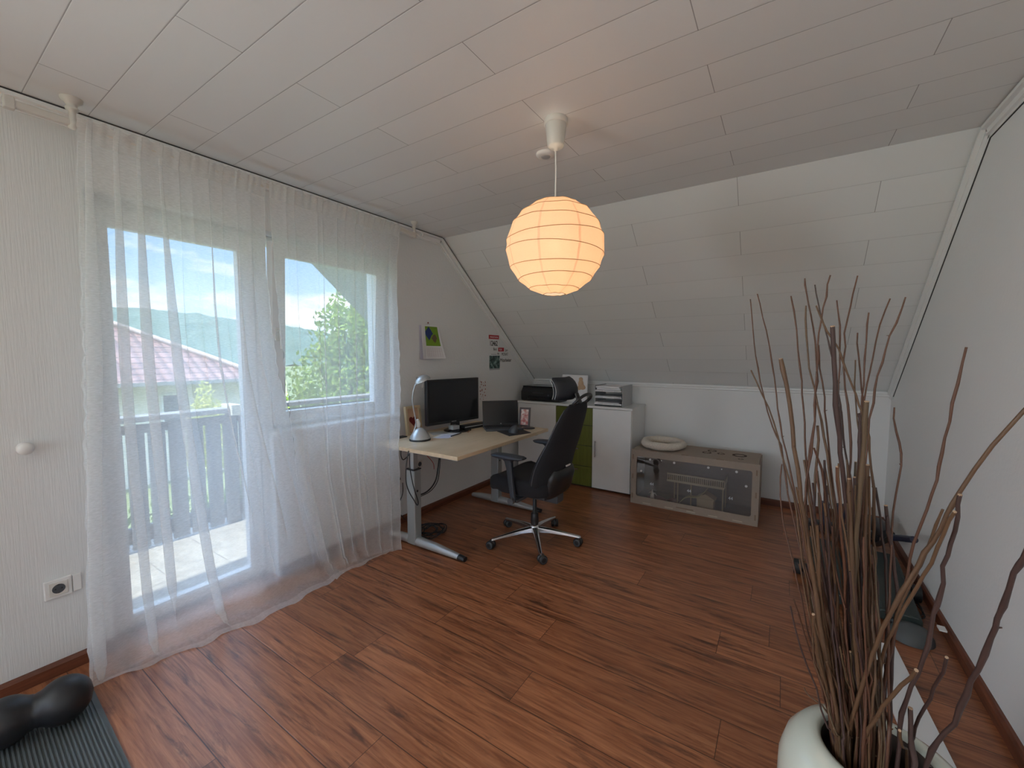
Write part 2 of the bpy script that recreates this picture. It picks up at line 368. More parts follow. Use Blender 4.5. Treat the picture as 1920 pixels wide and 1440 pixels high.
# trims: stepped cornice strips (section u = away from wall, v = down)
SEC = [(0, 0), (.030, 0), (.030, -.014), (.014, -.018), (.014, -.038), (.018, -.040), (.018, -.046), (.008, -.050), (.008, -.060), (0, -.060)]
def trim(n, p0, p1, ex, ey, sec=SEC, mat='trim'): return struct(n, MB().sweep(sec, p0, p1, ex, ey), M[mat])
sd = Vector((0, YK - YS, ZK - H)).normalized(); sn = Vector((0, -nrm.y, -nrm.z))
trim('trim_1', (0, YF, H - .007), (0, YS - .02, H - .007), (1, 0, 0), (0, 0, 1))
trim('trim_2', Vector((0, YS - .012, H - .009)), Vector((0, YK, ZK)) + sn * .007, (1, 0, 0), -sn)
trim('trim_3', (W, YS - .02, H - .007), (W, YF, H - .007), (-1, 0, 0), (0, 0, 1))
trim('trim_4', Vector((W, YK, ZK)) + sn * .007, Vector((W, YS - .012, H - .009)), (-1, 0, 0), -sn)
trim('trim_5', (0, YK, ZK + .012), (W, YK, ZK + .012), (0, -1, 0), (0, 0, 1), [(0, 0), (.034, 0), (.034, -.014), (.02, -.020), (.02, -.036), (.010, -.044), (.010, -.052), (0, -.052)])
# dark strips that put the shade line along the trims into colour
GK = plain('gap_shade_strip', (.05, .045, .045), .9)
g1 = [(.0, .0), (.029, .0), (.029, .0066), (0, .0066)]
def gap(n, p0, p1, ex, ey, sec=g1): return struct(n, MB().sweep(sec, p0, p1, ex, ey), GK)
gap('gap_shade_1', (0, YF, H - .0068), (0, YS - .02, H - .0068), (1, 0, 0), (0, 0, 1))
gap('gap_shade_2', Vector((0, YS - .012, H - .0088)), Vector((0, YK, ZK)) + sn * .0068, (1, 0, 0), -sn)
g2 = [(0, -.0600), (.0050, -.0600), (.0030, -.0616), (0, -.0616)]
gap('gap_shade_3', (W, YS - .02, H - .007), (W, YF, H - .007), (-1, 0, 0), (0, 0, 1), g2)
gap('gap_shade_4', Vector((W, YK - .04, ZK + .033)) + sn * .007, Vector((W, YS - .012, H - .009)), (-1, 0, 0), -sn, g2)
# baseboards
BS = [(0, 0), (.018, 0), (.018, .045), (.010, .056), (0, .058)]
struct('baseboard_left', MB().sweep([(u, v) for u, v in BS], (0, YF, 0), (0, DY0 - .005, 0), (1, 0, 0), (0, 0, 1)).sweep(BS, (0, DY1 + .01, 0), (0, YK, 0), (1, 0, 0), (0, 0, 1)), M['basey'])
struct('baseboard_back', MB().sweep(BS, (0, YK, 0), (W, YK, 0), (0, -1, 0), (0, 0, 1)), M['base'])
struct('baseboard_right', MB().sweep(BS, (W, YF, 0), (W, YK, 0), (-1, 0, 0), (0, 0, 1)), M['basey'])

# ------------------------------------------------------------------ balcony door
dr = thing('door_1', (-.13, .87, 0), None, None, kind='structure')
def frame(y0, y1, z0, z1, b, x0, x1, bt=None, bb=None, m=None):
    m = m or MB(); bt = bt if bt is not None else b; bb = bb if bb is not None else b
    m.box(x0, x1, y0, y0 + b, z0, z1); m.box(x0, x1, y1 - b, y1, z0, z1)
    m.box(x0, x1, y0 + b, y1 - b, z1 - bt, z1)
    if bb > 0: m.box(x0, x1, y0 + b, y1 - b, z0, z0 + bb)
    return m
frame(.515, 1.30, 0.0, LZ, .05, -.19, -.12, .055, .02).build('door_frame', M['pvc'], dr, bevel=.003)
MB().box(-.19, -.098, 1.237, 1.309, .0, LZ - .004).build('mullion', M['pvc'], dr, bevel=.003)
m = frame(.53, 1.232, .025, 2.035, .072, -.165, -.095, .08, .045 + .0)
m.build('door_sash', M['pvc'], dr, bevel=.004)
frame(.598, 1.164, .066, 1.962, .012, -.150, -.102).build('glazing_bead', M['pvc'], dr, bevel=.002)
MB().box(-.142, -.136, .600, 1.162, .070, 1.958).build('glass_pane', M['glass'], dr)
m = MB(); m.box(-.095, -.083, 1.178, 1.204, .925, 1.01); m.tube([(-.083, 1.191, .985), (-.045, 1.191, .985)], .011, 12)
m.tube([(-.045, 1.191, .987), (-.038, 1.197, .975), (-.035, 1.206, .945), (-.035, 1.209, .905), (-.037, 1.207, .87)], [.010, .011, .010, .009, .008], 12)
m.build('door_handle', M['white'], dr, bevel=.002)
# ------------------------------------------------------------------ window, tilted open at the top
wn_ = thing('window_1', (-.13, 1.72, PZ), None, None, kind='structure')
frame(1.262, WY1, PZ, LZ, .05, -.19, -.12, .05, .05).build('window_frame', M['pvc'], wn_, bevel=.003)
def tilt(mb, ang=3.6, z0=.925, x0=-.13):
    c, s_ = math.cos(R(ang)), math.sin(R(ang))
    for i, v in enumerate(mb.v): dz = v.z - z0; dx = v.x - x0; mb.v[i] = Vector((x0 + dx * c + dz * s_, v.y, z0 + dz * c - dx * s_))
    return mb
tilt(frame(1.312, 2.155, .915, 2.035, .072, -.165, -.100)).build('window_sash', M['pvc'], wn_, bevel=.004)
tilt(frame(1.382, 2.085, .985, 1.965, .012, -.15, -.106)).build('glazing_bead', M['pvc'], wn_, bevel=.002)
tilt(MB().box(-.142, -.136, 1.386, 2.081, .99, 1.96)).build('glass_pane', M['glass'], wn_)
m = MB(); m.box(-.07, -.05, 1.325, 1.35, 1.44, 1.52); m.tube([(-.05, 1.338, 1.50), (-.015, 1.338, 1.50), (-.012, 1.34, 1.39)], .009, 10)
m.build('window_handle', M['white'], wn_, bevel=.002)
MB().box(-.12, .035, 1.262, WY1 + .02, PZ, PZ + .026).build('window_sill', M['trim'], wn_, bevel=.004)

# ------------------------------------------------------------------ outside
def deck_mat():
    t = NT('weathered_balcony_tiles'); p = t.pos(); n = t.noise(p, 9, 5, .6); n2 = t.noise(p, 70, 3)
    c = t.ramp(n, [(.3, (.27, .26, .235)), (.7, (.43, .415, .375))]); X, Y, Z = t.xyz(p)
    f = t.math('FRACT', t.math('MULTIPLY', Y, 3.3)); e = t.math('LESS_THAN', f, .02); g = t.math('FRACT', t.math('MULTIPLY', X, 3.3)); e = t.math('MAXIMUM', e, t.math('LESS_THAN', g, .02))
    c = t.mix(t.math('MULTIPLY', e, .6), c, (.14, .13, .12)); t.bsdf(c, .7, 0, t.bump(n2, .3, .004)); return t.m
struct('balcony_floor', MB().box(-1.55, -.30, -2.5, 5.2, -.22, -.04), deck_mat())['label'] = 'pale tiled balcony floor outside the glass door'
M['railw'] = woodm('grey_stained_rail_wood', (.10, .105, .115), (.18, .185, .195), 2, 4, .7)
M['railtop'] = woodm('grey_stained_rail_cap', (.17, .175, .18), (.27, .275, .28), 1, 4, .6)
rl = thing('balcony_railing', (-1.27, 1.5, -.04), 'grey wooden balcony railing of upright boards with narrow gaps', 'railing')
MB().box(-1.34, -1.20, -2.4, 5.1, .885, .925).build('top_rail', M['railtop'], rl, bevel=.006)
MB().box(-1.29, -1.25, -2.4, 5.1, .80, .86).build('upper_rail', M['railw'], rl)
MB().box(-1.29, -1.25, -2.4, 5.1, .02, .13).build('lower_rail', M['railw'], rl)
k = -18
while True:
    y = .885 + k * .118
    if y > 5.0: break
    if y > -2.3:
        MB().box(-1.25, -1.228, y + .010, y + .108, -.02, .86).build('railing_board', M['railw'], rl, bevel=.003)
    k += 1
MB().box(-1.36, -1.18, 1.53, 1.60, .86, .95).build('post_cap', plain('pale_post_cap', (.55, .55, .47), .6), rl, bevel=.006)
for y in (-1.2, 1.56, 4.2): MB().box(-1.31, -1.25, y - .04, y + .04, -.04, .86).build('post', M['railw'], rl)
# roof overhang above the balcony
k_ = (H - ZK) / (YK - YS)
struct('roof_overhang', MB().prism([(1.9, H + .03 + (YS - 1.9) * k_), (5.4, H + .03 - (5.4 - YS) * k_), (5.4, H + .21 - (5.4 - YS) * k_), (1.9, H + .21 + (YS - 1.9) * k_)], -2.0, -.30, 0), plain('grey_roof_soffit', (.32, .34, .37), .8))['label'] = 'grey sloping roof overhang above the balcony'
# ground and hill
def grass_mat():
    t = NT('meadow_grass'); p = t.pos(); n = t.noise(p, .25, 6, .7); n2 = t.noise(p, 5, 4)
    t.bsdf(t.mix(n, (.11, .15, .06), (.22, .26, .12)), .9, 0, t.bump(n2, .5, .1)); return t.m
struct('ground', MB().add([(-700, -300, -2.9), (60, -300, -2.9), (60, 600, -2.9), (-700, 600, -2.9)], [(0, 1, 2, 3)]), grass_mat())['label'] = 'green meadow below the balcony'
def forest_mat():
    t = NT('wooded_hill'); p = t.pos(); n = t.noise(p, .22, 6, .75); n2 = t.noise(p, .02, 3)
    c = t.mix(n, (.030, .070, .055), (.13, .19, .13)); c = t.mix(t.math('MULTIPLY', n2, .5), c, (.12, .22, .22)); t.bsdf(c, 1, 0, t.bump(n, 1, 1.5)); return t.m
def hill():
    m = MB(); nu, nv = 130, 26; vs = []
    for i in range(nu + 1):
        y = -160 + 520 * i / nu
        for j in range(nv + 1):
            u = j / nv; x = -150 - 130 * u
            top = 17.5 + 5 * math.sin(y * .021 + .6) - .035 * max(0, y - 60) + 2.5 * noise.noise(Vector((y * .03, 0, 3)))
            prof = math.sin(min(1, u * 1.15) * math.pi / 2) ** 1.1
            vs.append((x, y * (1 + .3 * u), -3 + (top + 4) * prof + 1.5 * noise.noise(Vector((x * .16, y * .16, 0))) + .9 * noise.noise(Vector((x * .45, y * .45, 5)))))
    m.add(vs, [(i * (nv + 1) + j, (i + 1) * (nv + 1) + j, (i + 1) * (nv + 1) + j + 1, i * (nv + 1) + j + 1) for i in range(nu) for j in range(nv)]); return m
struct('hill', hill(), forest_mat(), origin=(-200, 60, -3))['label'] = 'distant wooded hill ridge under the clouds'
# neighbour's house
def tiles_mat():
    t = NT('brown_roof_tiles'); X, Y, Z = t.xyz(t.pos())
    r = t.math('MULTIPLY', Z, 5.6); fr = t.math('FRACT', r); row = t.math('FLOOR', r)
    c_ = t.math('FRACT', t.math('MULTIPLY', Y, 3.4)); cl = t.math('FLOOR', t.math('MULTIPLY', Y, 3.4))
    wv = t.math('SINE', t.math('MULTIPLY', c_, 3.14159)); n = t.white(t.comb(row, cl, 1.0))[0]
    c = t.mix(n, (.20, .115, .105), (.30, .18, .165)); c = t.mix(t.math('LESS_THAN', fr, .12), c, (.07, .04, .04))
    h = t.math('ADD', wv, t.math('MULTIPLY', fr, -1.4)); t.bsdf(c, .38, 0, t.bump(h, 1.0, .08)); return t.m
hs = thing('house', (-18, 2.0, -2.9), 'neighbouring cream house with a hipped brown tiled roof', 'house')
EZ = .50
m = MB(); e = [(-14, 8.0), (-14, -7), (-25, -7), (-25, 8.0)]
rz = EZ + 5.5 * .56; ra, rb = (-19.5, 2.5), (-19.5, -1.5)
vs = [(x, y, EZ) for x, y in e] + [(*ra, rz), (*rb, rz)] + [(x, y, EZ - .14) for x, y in e]
m.add(vs, [(0, 4, 5, 1), (0, 3, 4), (3, 2, 5, 4), (2, 1, 5), (9, 8, 7, 6)] + [(0, 1, 7, 6), (1, 2, 8, 7), (2, 3, 9, 8), (3, 0, 6, 9)])
rf = m.build('roof', tiles_mat(), hs)
MB().tube([(-14, 8.0, EZ + .04), (*ra, rz + .05), (*rb, rz + .05)], .10, 8).build('ridge_tiles', plain('pale_ridge_tile', (.42, .33, .30), .5), rf)
MB().box(-24.4, -14.7, -6.4, 7.4, -2.9, EZ - .1).build('wall', plain('cream_render', (.80, .74, .66), .9), hs)
MB().box(-14.05, -13.92, -7, 8.0, EZ - .13, EZ - .01).build('gutter', plain('grey_gutter', (.3, .3, .3), .4), hs)
for y in (5.35, 3.55, 1.2):
    wd = MB().box(-14.72, -14.66, y - .33, y + .33, -1.2, .05).build('window', M['pvc'], hs)
    MB().box(-14.66, -14.65, y - .27, y + .27, -1.14, -.01).build('pane', plain('dark_window_pane', (.06, .08, .10), .1), wd)
# trees
def leaf_mat(name, a, b):
    t = NT(name); n = t.white(t.comb(*[t.math('FLOOR', t.math('MULTIPLY', q, 9.0)) for q in t.xyz(t.pos())]))[0]
    c = t.mix(n, a, b); d = t.n('BsdfDiffuse'); t.l(c, d.inputs[0]); tl = t.n('BsdfTranslucent'); t.l(c, tl.inputs[0])
    mx = t.n('MixShader'); mx.inputs[0].default_value = .4; t.l(d.outputs[0], mx.inputs[1]); t.l(tl.outputs[0], mx.inputs[2]); t.l(mx.outputs[0], t.out.inputs[0]); return t.m
def tree(name, label, base, h, blobs, nleaf, size, ma, trunk_r=.1):
    rt = thing(name, base, label, 'tree' if h > 2.5 else 'shrub'); rnd = random.Random(hash(label) % 999 if False else len(label) * 7)
    b = Vector(base); tb = MB(); tb.tube([b, b + Vector((.05, .05, h * .4)), b + Vector((0, 0, h * .8))], [trunk_r, trunk_r * .7, trunk_r * .25], 8)
    lf = MB()
    for (cx, cy, cz, rx, ry, rz_) in blobs:
        tb.tube([b + Vector((0, 0, h * .35)), b + Vector((cx * .5, cy * .5, (cz + h * .35) * .5)), b + Vector((cx, cy, cz))], [trunk_r * .4, trunk_r * .25, trunk_r * .08], 6)
    tb.build('trunk', plain(name + '_bark', (.12, .085, .06), .9), rt)
    tot = sum(q[3] * q[4] * q[5] for q in blobs)
    for (cx, cy, cz, rx, ry, rz_) in blobs:
        for _ in range(int(nleaf * rx * ry * rz_ / tot)):
            d = Vector((rnd.gauss(0, 1), rnd.gauss(0, 1), rnd.gauss(0, 1))).normalized() * (rnd.random() ** .38) * (1 + .25 * rnd.random())
            c = b + Vector((cx + d.x * rx, cy + d.y * ry, cz + d.z * rz_)); a = Vector((rnd.gauss(0, 1), rnd.gauss(0, 1), rnd.gauss(0, .6))).normalized(); p = a.orthogonal().normalized(); p = Matrix.Rotation(rnd.random() * 6, 3, a) @ p; s_ = size * rnd.uniform(.6, 1.3)
            q = a.cross(p); lf.add([c - p * s_, c + q * s_ * .45, c + p * s_, c - q * s_ * .45], [(0, 1, 2, 3)])
    lf.build('foliage', ma, rt)
    return rt
LG = leaf_mat('garden_tree_leaves', (.12, .22, .04), (.32, .42, .10)); LY = leaf_mat('yellow_green_leaves', (.42, .46, .12), (.66, .66, .26)); LD = leaf_mat('dark_hedge_leaves', (.05, .12, .03), (.14, .22, .06))
tree('garden_tree', 'leafy green garden tree seen through the tilted window', (-8.2, 7.6, -2.9), 5.6,
     [(0, -.3, 3.3, 1.3, 1.25, 1.1), (-.3, .7, 4.3, 1.1, 1.2, 1.1), (.2, -.3, 4.9, .8, .8, .75), (0, .1, 5.6, .6, .62, .55), (.1, 1.6, 4.6, 1.0, 1.2, 1.2), (0, -1.2, 2.6, .8, .8, .7), (-.1, 1.9, 3.0, 1.2, 1.2, 1.1), (0, .9, 5.3, .8, .8, .6), (0, -1.15, 4.3, .33, .33, .25)], 13000, .085, LG, .12)
tree('conifer_shrub', 'pointed yellow-green shrub in front of the house wall', (-11.5, 5.15, -2.9), 3.4,
     [(0, 0, 1.6, .5, .55, .8), (0, 0, 2.4, .38, .42, .6), (0, -.05, 3.0, .2, .22, .45)], 3500, .06, LY, .06)
tree('hedge_bush', 'rounded bush below the balcony beyond the railing', (-6.5, 2.6, -2.9), 1.6,
     [(0, 0, .8, .9, 2.2, .8), (0, 2.2, .8, .9, 1.8, .8), (0, -2.4, .7, .9, 1.8, .7)], 5000, .08, LD, .05)

# ------------------------------------------------------------------ sheer curtains
def curtain(name, label, yl, yr, folds, seed, NU, hemx, xtop=.13, fluted=1.0, waves=9, pull=0):
    """yl, yr: tables height -> y of the two edges; folds: (s, width, depth, drift, tzero)"""
    NV = 64; rnd = random.Random(seed); rows = []
    for j in range(NV + 1):
        t = j / NV
        if t < .86: z = lerp(2.296, .05, t / .86); fl = 0
        else: fl = (t - .86) / .14; z = lerp(.05, .004, smooth(fl * 3))
        row = []
        for i in range(NU + 1):
            s = i / NU; a, b = interp(yl, z if fl == 0 else .0), interp(yr, z if fl == 0 else .0)
            y = lerp(a, b, s); x = xtop + .045 * (1 - z / 2.3) * smooth((1 - z / 2.3) * 1.3) + pull * s ** 2.5 * smooth((2.1 - z) / 1.35)
            grow = .35 + .65 * smooth(min(1, (2.3 - z) / .9)); calm = 1 - fl * .75
            x += math.sin(s * waves * 2 * math.pi + 1.3 * math.sin(s * 9 + seed) + .25 * math.sin(z * 2)) * .012 * grow * fluted * calm
            x += math.sin(s * 23 + seed * 2 + z * .7) * .006 * grow * calm
            y += math.cos(s * waves * 2 * math.pi + 1.3 * math.sin(s * 9 + seed) + .25 * math.sin(z * 2)) * .012 * grow * fluted * calm
            for (fs, fwid, fd, dr, z0, z1) in folds:
                on = smooth((z - z0) / .25 + 1) * (1 - smooth((z - z1) / .3)) if z1 < 2.2 else smooth((z - z0) / .25 + 1)
                c = fs + dr * (2.3 - z) + .003 * math.sin(z * 4 + fs * 40); sig = .016 * (1 / (abs(b - a) + .2)) ** .5
                u = (s - c) / sig; ww = fwid * (.35 + .65 * grow) * on * (calm ** 1.5)
                y += -ww * u * math.exp(-u * u / 2) * 1.65; x += fd * math.exp(-u * u / 2) * grow * on * calm
            if z > 2.245:   # gathered heading on the rod
                g = smooth((z - 2.245) / .02); x = lerp(x, .160, g) + .005 * g * math.sin(s * NU * .55 + rnd.random() * .4); z_ = z + .006 * (math.sin(s * 97 + seed) + .6 * math.sin(s * 171)) * smooth((z - 2.275) / .02)
            else: z_ = z
            if fl > 0:
                hx = interp(hemx, y) + .012 * math.sin(y * 31 + seed) ; x = lerp(x, max(hx, x + .015), smooth(fl) * .3 + fl * .7)
                z_ += .007 * max(0, math.sin(y * 26 + fl * 3 + seed)) * (1 - fl) + .0035 * max(0, math.sin(y * 60 + seed)) * fl
            if i in (0, NU) and fl == 0: y += .004 * math.sin(z * 75) + .003 * math.sin(z * 131)
            if fl == 0 and z < .25: z_ = max(z_, .02)
            row.append(Vector((max(x, .075 if z > .06 else .02), y, z_)))
        rows.append(row)
    def sub(j0, j1):
        m = MB(); n = NU + 1; vs = [v for r_ in rows[j0:j1 + 1] for v in r_]
        m.add(vs, [(k * n + i, k * n + i + 1, (k + 1) * n + i + 1, (k + 1) * n + i) for k in range(j1 - j0) for i in range(NU)], True); return m
    yc = sum(v.y for v in rows[30]) / (NU + 1)
    rt = thing(name, (.16, yc, 0), label, 'curtain')
    sub(2, NV - 3).build('voile', M['sheer'], rt); sub(0, 2).build('heading', M['sheerhem'], rt); sub(NV - 3, NV).build('hem', M['sheerhem'], rt)
    # side seams, a thin doubled strip down each edge
    for col in (0, NU):
        m = MB(); st = 1 if col == 0 else -1; vs = []
        for r_ in rows[1:]: vs += [r_[col] + Vector((.0012, 0, 0)), r_[col + st * 2] * .5 + r_[col] * .5 + Vector((.0012, 0, 0))]
        m.add(vs, [(2 * k, 2 * k + 1, 2 * k + 3, 2 * k + 2) for k in range(len(rows) - 2)], True); m.build('side_seam', M['sheerhem'], rt)
    return rt
HEMX = [(.36, .225), (.45, .245), (.60, .275), (.74, .32), (.83, .315), (.93, .35), (1.06, .355), (1.2, .345), (1.35, .33), (1.55, .305), (1.75, .315), (1.9, .30), (2.1, .28)]
curtain('sheer_curtain', 'white sheer curtain panel hanging before the glass balcony door', [(0, .385), (.3, .39), (1.28, .44), (2.3, .48)], [(0, 1.50), (.3, 1.43), (.6, 1.37), (.95, 1.29), (1.3, 1.225), (1.6, 1.205), (2.3, 1.20)],
        [(.055, .034, .020, -.01, 0, 3), (.17, .034, .025, .012, -.2, 3), (.265, .029, .022, .010, .3, 3), (.375, .030, .025, .030, 0, 3), (.47, .010, .02, .01, .9, 3), (.535, .008, .02, .01, 1.3, 3), (.63, .013, .018, .012, .6, 3), (.72, .009, .014, .0, .2, 3), (.80, .009, .014, .0, .4, 3), (.89, .003, .012, .01, .2, 3)], 3, 230, HEMX, .128, .6, 5)
curtain('sheer_curtain', 'white sheer curtain panel hanging before the tilted window', [(0, 1.43), (.6, 1.30), (1.0, 1.28), (1.6, 1.24), (2.3, 1.215)], [(0, 1.91), (.76, 1.918), (1.0, 1.96), (1.4, 2.03), (1.8, 2.09), (2.3, 2.145)],
        [(.10, .008, .014, -.010, .3, 3), (.15, .012, .016, -.016, 0, 3), (.30, .009, .02, -.015, 0, 3), (.345, .013, .02, -.012, 0, 3), (.44, .014, .02, -.008, 0, 3), (.52, .008, .01, -.004, .4, 3), (.59, .015, .02, 0, 0, 3), (.67, .008, .02, 0, .5, 3), (.74, .014, .02, .006, 0, 3), (.90, .012, .02, .004, 0, 3)], 8, 250, HEMX, .140, .55, 5, .17)
# curtain rod
rd = thing('curtain_rod', (.135, 1.3, 2.29), 'long white curtain rod hanging on turned brackets below the ceiling', 'curtain rod')
MB().box(.124, .146, .315, 2.31, 2.258, 2.286).build('rail', M['cream'], rd, bevel=.005)
for i, y in enumerate((.475, 2.295)):
    m = MB(); k = 1.0 if i == 0 else .8
    m.lathe([(.034 * k, H), (.033 * k, H - .008), (.020 * k, H - .02), (.015 * k, H - .03), (.021 * k, H - .036), (.020 * k, H - .043), (.011 * k, H - .05), (.011 * k, 2.288), (.015, 2.284), (.015, 2.252), (.004, 2.248)], (.135, y, 0), 20)
    m.build('bracket', M['cream'], rd)
m = MB(); m.box(.120, .150, .297, .326, 2.250, 2.294); m.build('end_cap', M['cream'], rd, bevel=.004)
m = MB(); m.tube([(.135, 2.31, 2.285), (.15, 2.335, 2.262), (.15, 2.36, 2.262), (.145, 2.375, 2.29), (.135, 2.37, 2.305)], .008, 8); m.build('end_hook', M['white'], rd)

# ------------------------------------------------------------------ pendant lamp
lc = Vector((1.672, 1.657, 1.824))
pl = thing('pendant_lamp', (lc.x, lc.y, H), 'glowing round rice paper lantern hanging from the ceiling', 'lamp')
MB().lathe([(.050, H), (.051, H - .022), (.046, H - .024)], (lc.x, lc.y, 0), 36).build('canopy_lid', M['cream'], pl)
MB().lathe([(.046, H - .024), (.045, H - .03), (.036, H - .108), (.030, H - .116), (.010, H - .118), (.008, H - .13), (.004, H - .132)], (lc.x, lc.y, 0), 36).build('canopy', plain('lamp_canopy', (.60, .58, .53), .4), pl)
MB().tube([(lc.x, lc.y, H - .12), (lc.x + .002, lc.y, H - .22), (lc.x, lc.y, H - .33), (lc.x, lc.y, 1.93)], .0032, 8).build('cord', M['white'], pl)
def shade():
    rnd = random.Random(4); m = MB(); n = 72; rings = []; zs = []
    prof = []; K = 9; RS = .217
    angs = [R(9 + 158 * i / K) for i in range(K + 1)]
    tl = [(rnd.uniform(-.018, .018), rnd.uniform(-.018, .018)) for _ in range(K + 1)]; tl[3] = (.03, .02); tl[4] = (-.03, -.035); tl[5] = (.045, .055); tl[6] = (.02, -.02); tl[7] = (-.03, .03); tl[0] = tl[-1] = (0, 0)
    def pt(i, t, k):
        """band i, fraction t, column k"""
        a = angs[i] * (1 - t) + angs[i + 1] * t; phi = 2 * math.pi * k / n
        r = RS * (1 - .020 * math.sin(math.pi * t) * (1 if 0 < i < K - 1 else .6)); seam = 1 - .008 * abs(math.sin(phi * 4)) 
        tx = tl[i][0] * (1 - t) + tl[i + 1][0] * t; ty = tl[i][1] * (1 - t) + tl[i + 1][1] * t
        a2 = a + tx * math.cos(phi) + ty * math.sin(phi); r *= seam * (1 + .004 * math.sin(phi * 9 + i))
        return lc + Vector((r * math.sin(a2) * math.cos(phi), r * math.sin(a2) * math.sin(phi), r * math.cos(a2) * .955))
    vs = []; S = 5; nr = 0
    for i in range(K):
        for q in range(S if i < K - 1 else S + 1):
            vs += [pt(i, q / S, k) for k in range(n)]; nr += 1
    m.add(vs, [(i * n + k, i * n + (k + 1) % n, (i + 1) * n + (k + 1) % n, (i + 1) * n + k) for i in range(nr - 1) for k in range(n)], True)
    wires = []
    for i in range(K + 1):
        ii, t = (i, 0) if i < K else (K - 1, 1)
        wires.append([pt(ii, t, k % n) for k in range(n + 1)])
    return m, wires
def paper_mat():
    t = NT('warm_rice_paper'); o = t.obj(); X, Y, Z = t.xyz(o)
    phi = t.math('ARCTAN2', Y, X); f = t.math('FRACT', t.math('ADD', t.math('MULTIPLY', phi, 8 / (2 * math.pi)), 8.28))
    seam = t.math('LESS_THAN', t.math('ABSOLUTE', t.math('SUBTRACT', f, .5)), .030)
    n = t.noise(t.map(o, (40, 40, 40)), 1.2, 5, .7, 2.0); n2 = t.noise(o, 320, 2)
    fib = t.math('LESS_THAN', t.math('ABSOLUTE', t.math('SUBTRACT', n, .5)), .012)
    c = t.mix(n2, (.60, .365, .225), (.70, .435, .28)); c = t.mix(t.math('MULTIPLY', seam, t.math('ADD', .25, t.math('MULTIPLY', n2, .5))), c, (.30, .12, .04)); c = t.mix(t.math('MULTIPLY', fib, .16), c, (.36, .17, .06))
    tl = t.n('BsdfTranslucent'); t.l(c, tl.inputs[0]); df = t.n('BsdfDiffuse'); df.inputs[0].default_value = (.80, .72, .64, 1); tr = t.n('BsdfTransparent')
    m1 = t.n('MixShader'); m1.inputs[0].default_value = .62; t.l(df.outputs[0], m1.inputs[1]); t.l(tl.outputs[0], m1.inputs[2])
    m2 = t.n('MixShader'); m2.inputs[0].default_value = .006; t.l(m1.outputs[0], m2.inputs[1]); t.l(tr.outputs[0], m2.inputs[2]); t.l(m2.outputs[0], t.out.inputs[0]); return t.m
sm_, wires = shade()
sh_e = bpy.data.objects.new('paper_shade', bpy.data.meshes.new('paper_shade'))
sho = MB(); sho.v = [v - lc for v in sm_.v]; sho.f = sm_.f; sho.sm = sm_.sm; sho.mi = sm_.mi
shd = sho.build('paper_shade', paper_mat(), pl, local=True); shd.location = lc - Vector(pl.location)
bpy.data.objects.remove(sh_e)
for wv in wires: MB().tube(wv, .0014, 5, False).build('wire_ring', plain('shade_wire', (.38, .22, .10), .6) if 'shade_wire' not in bpy.data.materials else bpy.data.materials['shade_wire'], shd)
MB().tube([(lc.x, lc.y, 1.94), (lc.x, lc.y, 1.885)], .018, 12).build('socket', M['white'], pl)
t = NT('lit_bulb'); em = t.n('Emission'); em.inputs[0].default_value = (1, .72, .38, 1); em.inputs[1].default_value = 20; t.l(em.outputs[0], t.out.inputs[0])
MB().ball((lc.x, lc.y, 1.835), .028, .028, .034).build('bulb', t.m, pl)
ld = bpy.data.lights.new('lamp_light', 'POINT'); lo = bpy.data.objects.new('lamp_light', ld); COL.objects.link(lo); lo.location = lc + Vector((0, 0, .0)); ld.energy = 5.4; ld.shadow_soft_size = .045; ld.color = (1.0, .83, .63)
# smoke detector
sdm = thing('smoke_detector', (1.49, 1.90, H - .035), 'small round white smoke detector on the ceiling behind the lantern', 'smoke detector')
MB().lathe([(.048, H), (.048, H - .006), (.042, H - .013), (.030, H - .016), (.002, H - .016)], (1.49, 1.90, 0), 30).build('housing', M['white'], sdm)
MB().lathe([(.024, H - .0150), (.022, H - .018), (.014, H - .019), (.002, H - .019)], (1.49, 1.90, 0), 24).build('grille', M['lgrey'], sdm)
# wall knob and socket by the door
kb = thing('door_stopper', (0, .293, .985), 'round white knob-shaped stopper on the ribbed wallpaper left of the curtain', 'door stopper')
mX = Matrix.Rotation(R(90), 3, 'Y')
MB().lathe([(.014, 0), (.012, .02), (.020, .03), (.025, .040), (.023, .052), (.012, .060), (.001, .061)], (0, .293, .985), 24, mX).build('knob', M['white'], kb)
MB().lathe([(.020, 0), (.019, .004), (.014, .006)], (0, .293, .985), 24, mX).build('rosette', M['white'], kb)
def socket(name, y, z, label, plug=False):
    o = thing(name, (0, y, z), label, 'socket'); m = MB().box(0, .010, y - .041, y + .041, z - .041, z + .041); m.build('frame_plate', M['white'], o, bevel=.004)
    MB().box(.010, .014, y - .028, y + .028, z - .028, z + .028).build('insert', M['cream'], o, bevel=.002)
    m = MB().lathe([(.0195, .0146), (.0195, .0150), (.0185, .0150), (.0183, .0143)], (0, y, z), 28, mX); m.build('socket_ring', M['greypl'], o)
    m = MB()
    for dy in (-.0095, .0095): m.disc((.0145, y + dy, z), .0028, (1, 0, 0), 10)
    for dz in (-.0175, .0175): m.box(.0145, .0152, y - .003, y + .003, z + dz - .002, z + dz + .002)
    m.build('contacts', M['ink'], o); return o
s1 = socket('wall_socket', .355, .372, 'white power socket in the wall left of the curtain')
MB().box(0, .008, .398, .425, .335, .409).build('side_plate', M['white'], s1, bevel=.003)
socket('wall_socket', 2.172, .385, 'white power socket behind the near desk leg with a black plug')
socket('wall_socket', 2.43, .44, 'free white power socket on the wall under the desk')
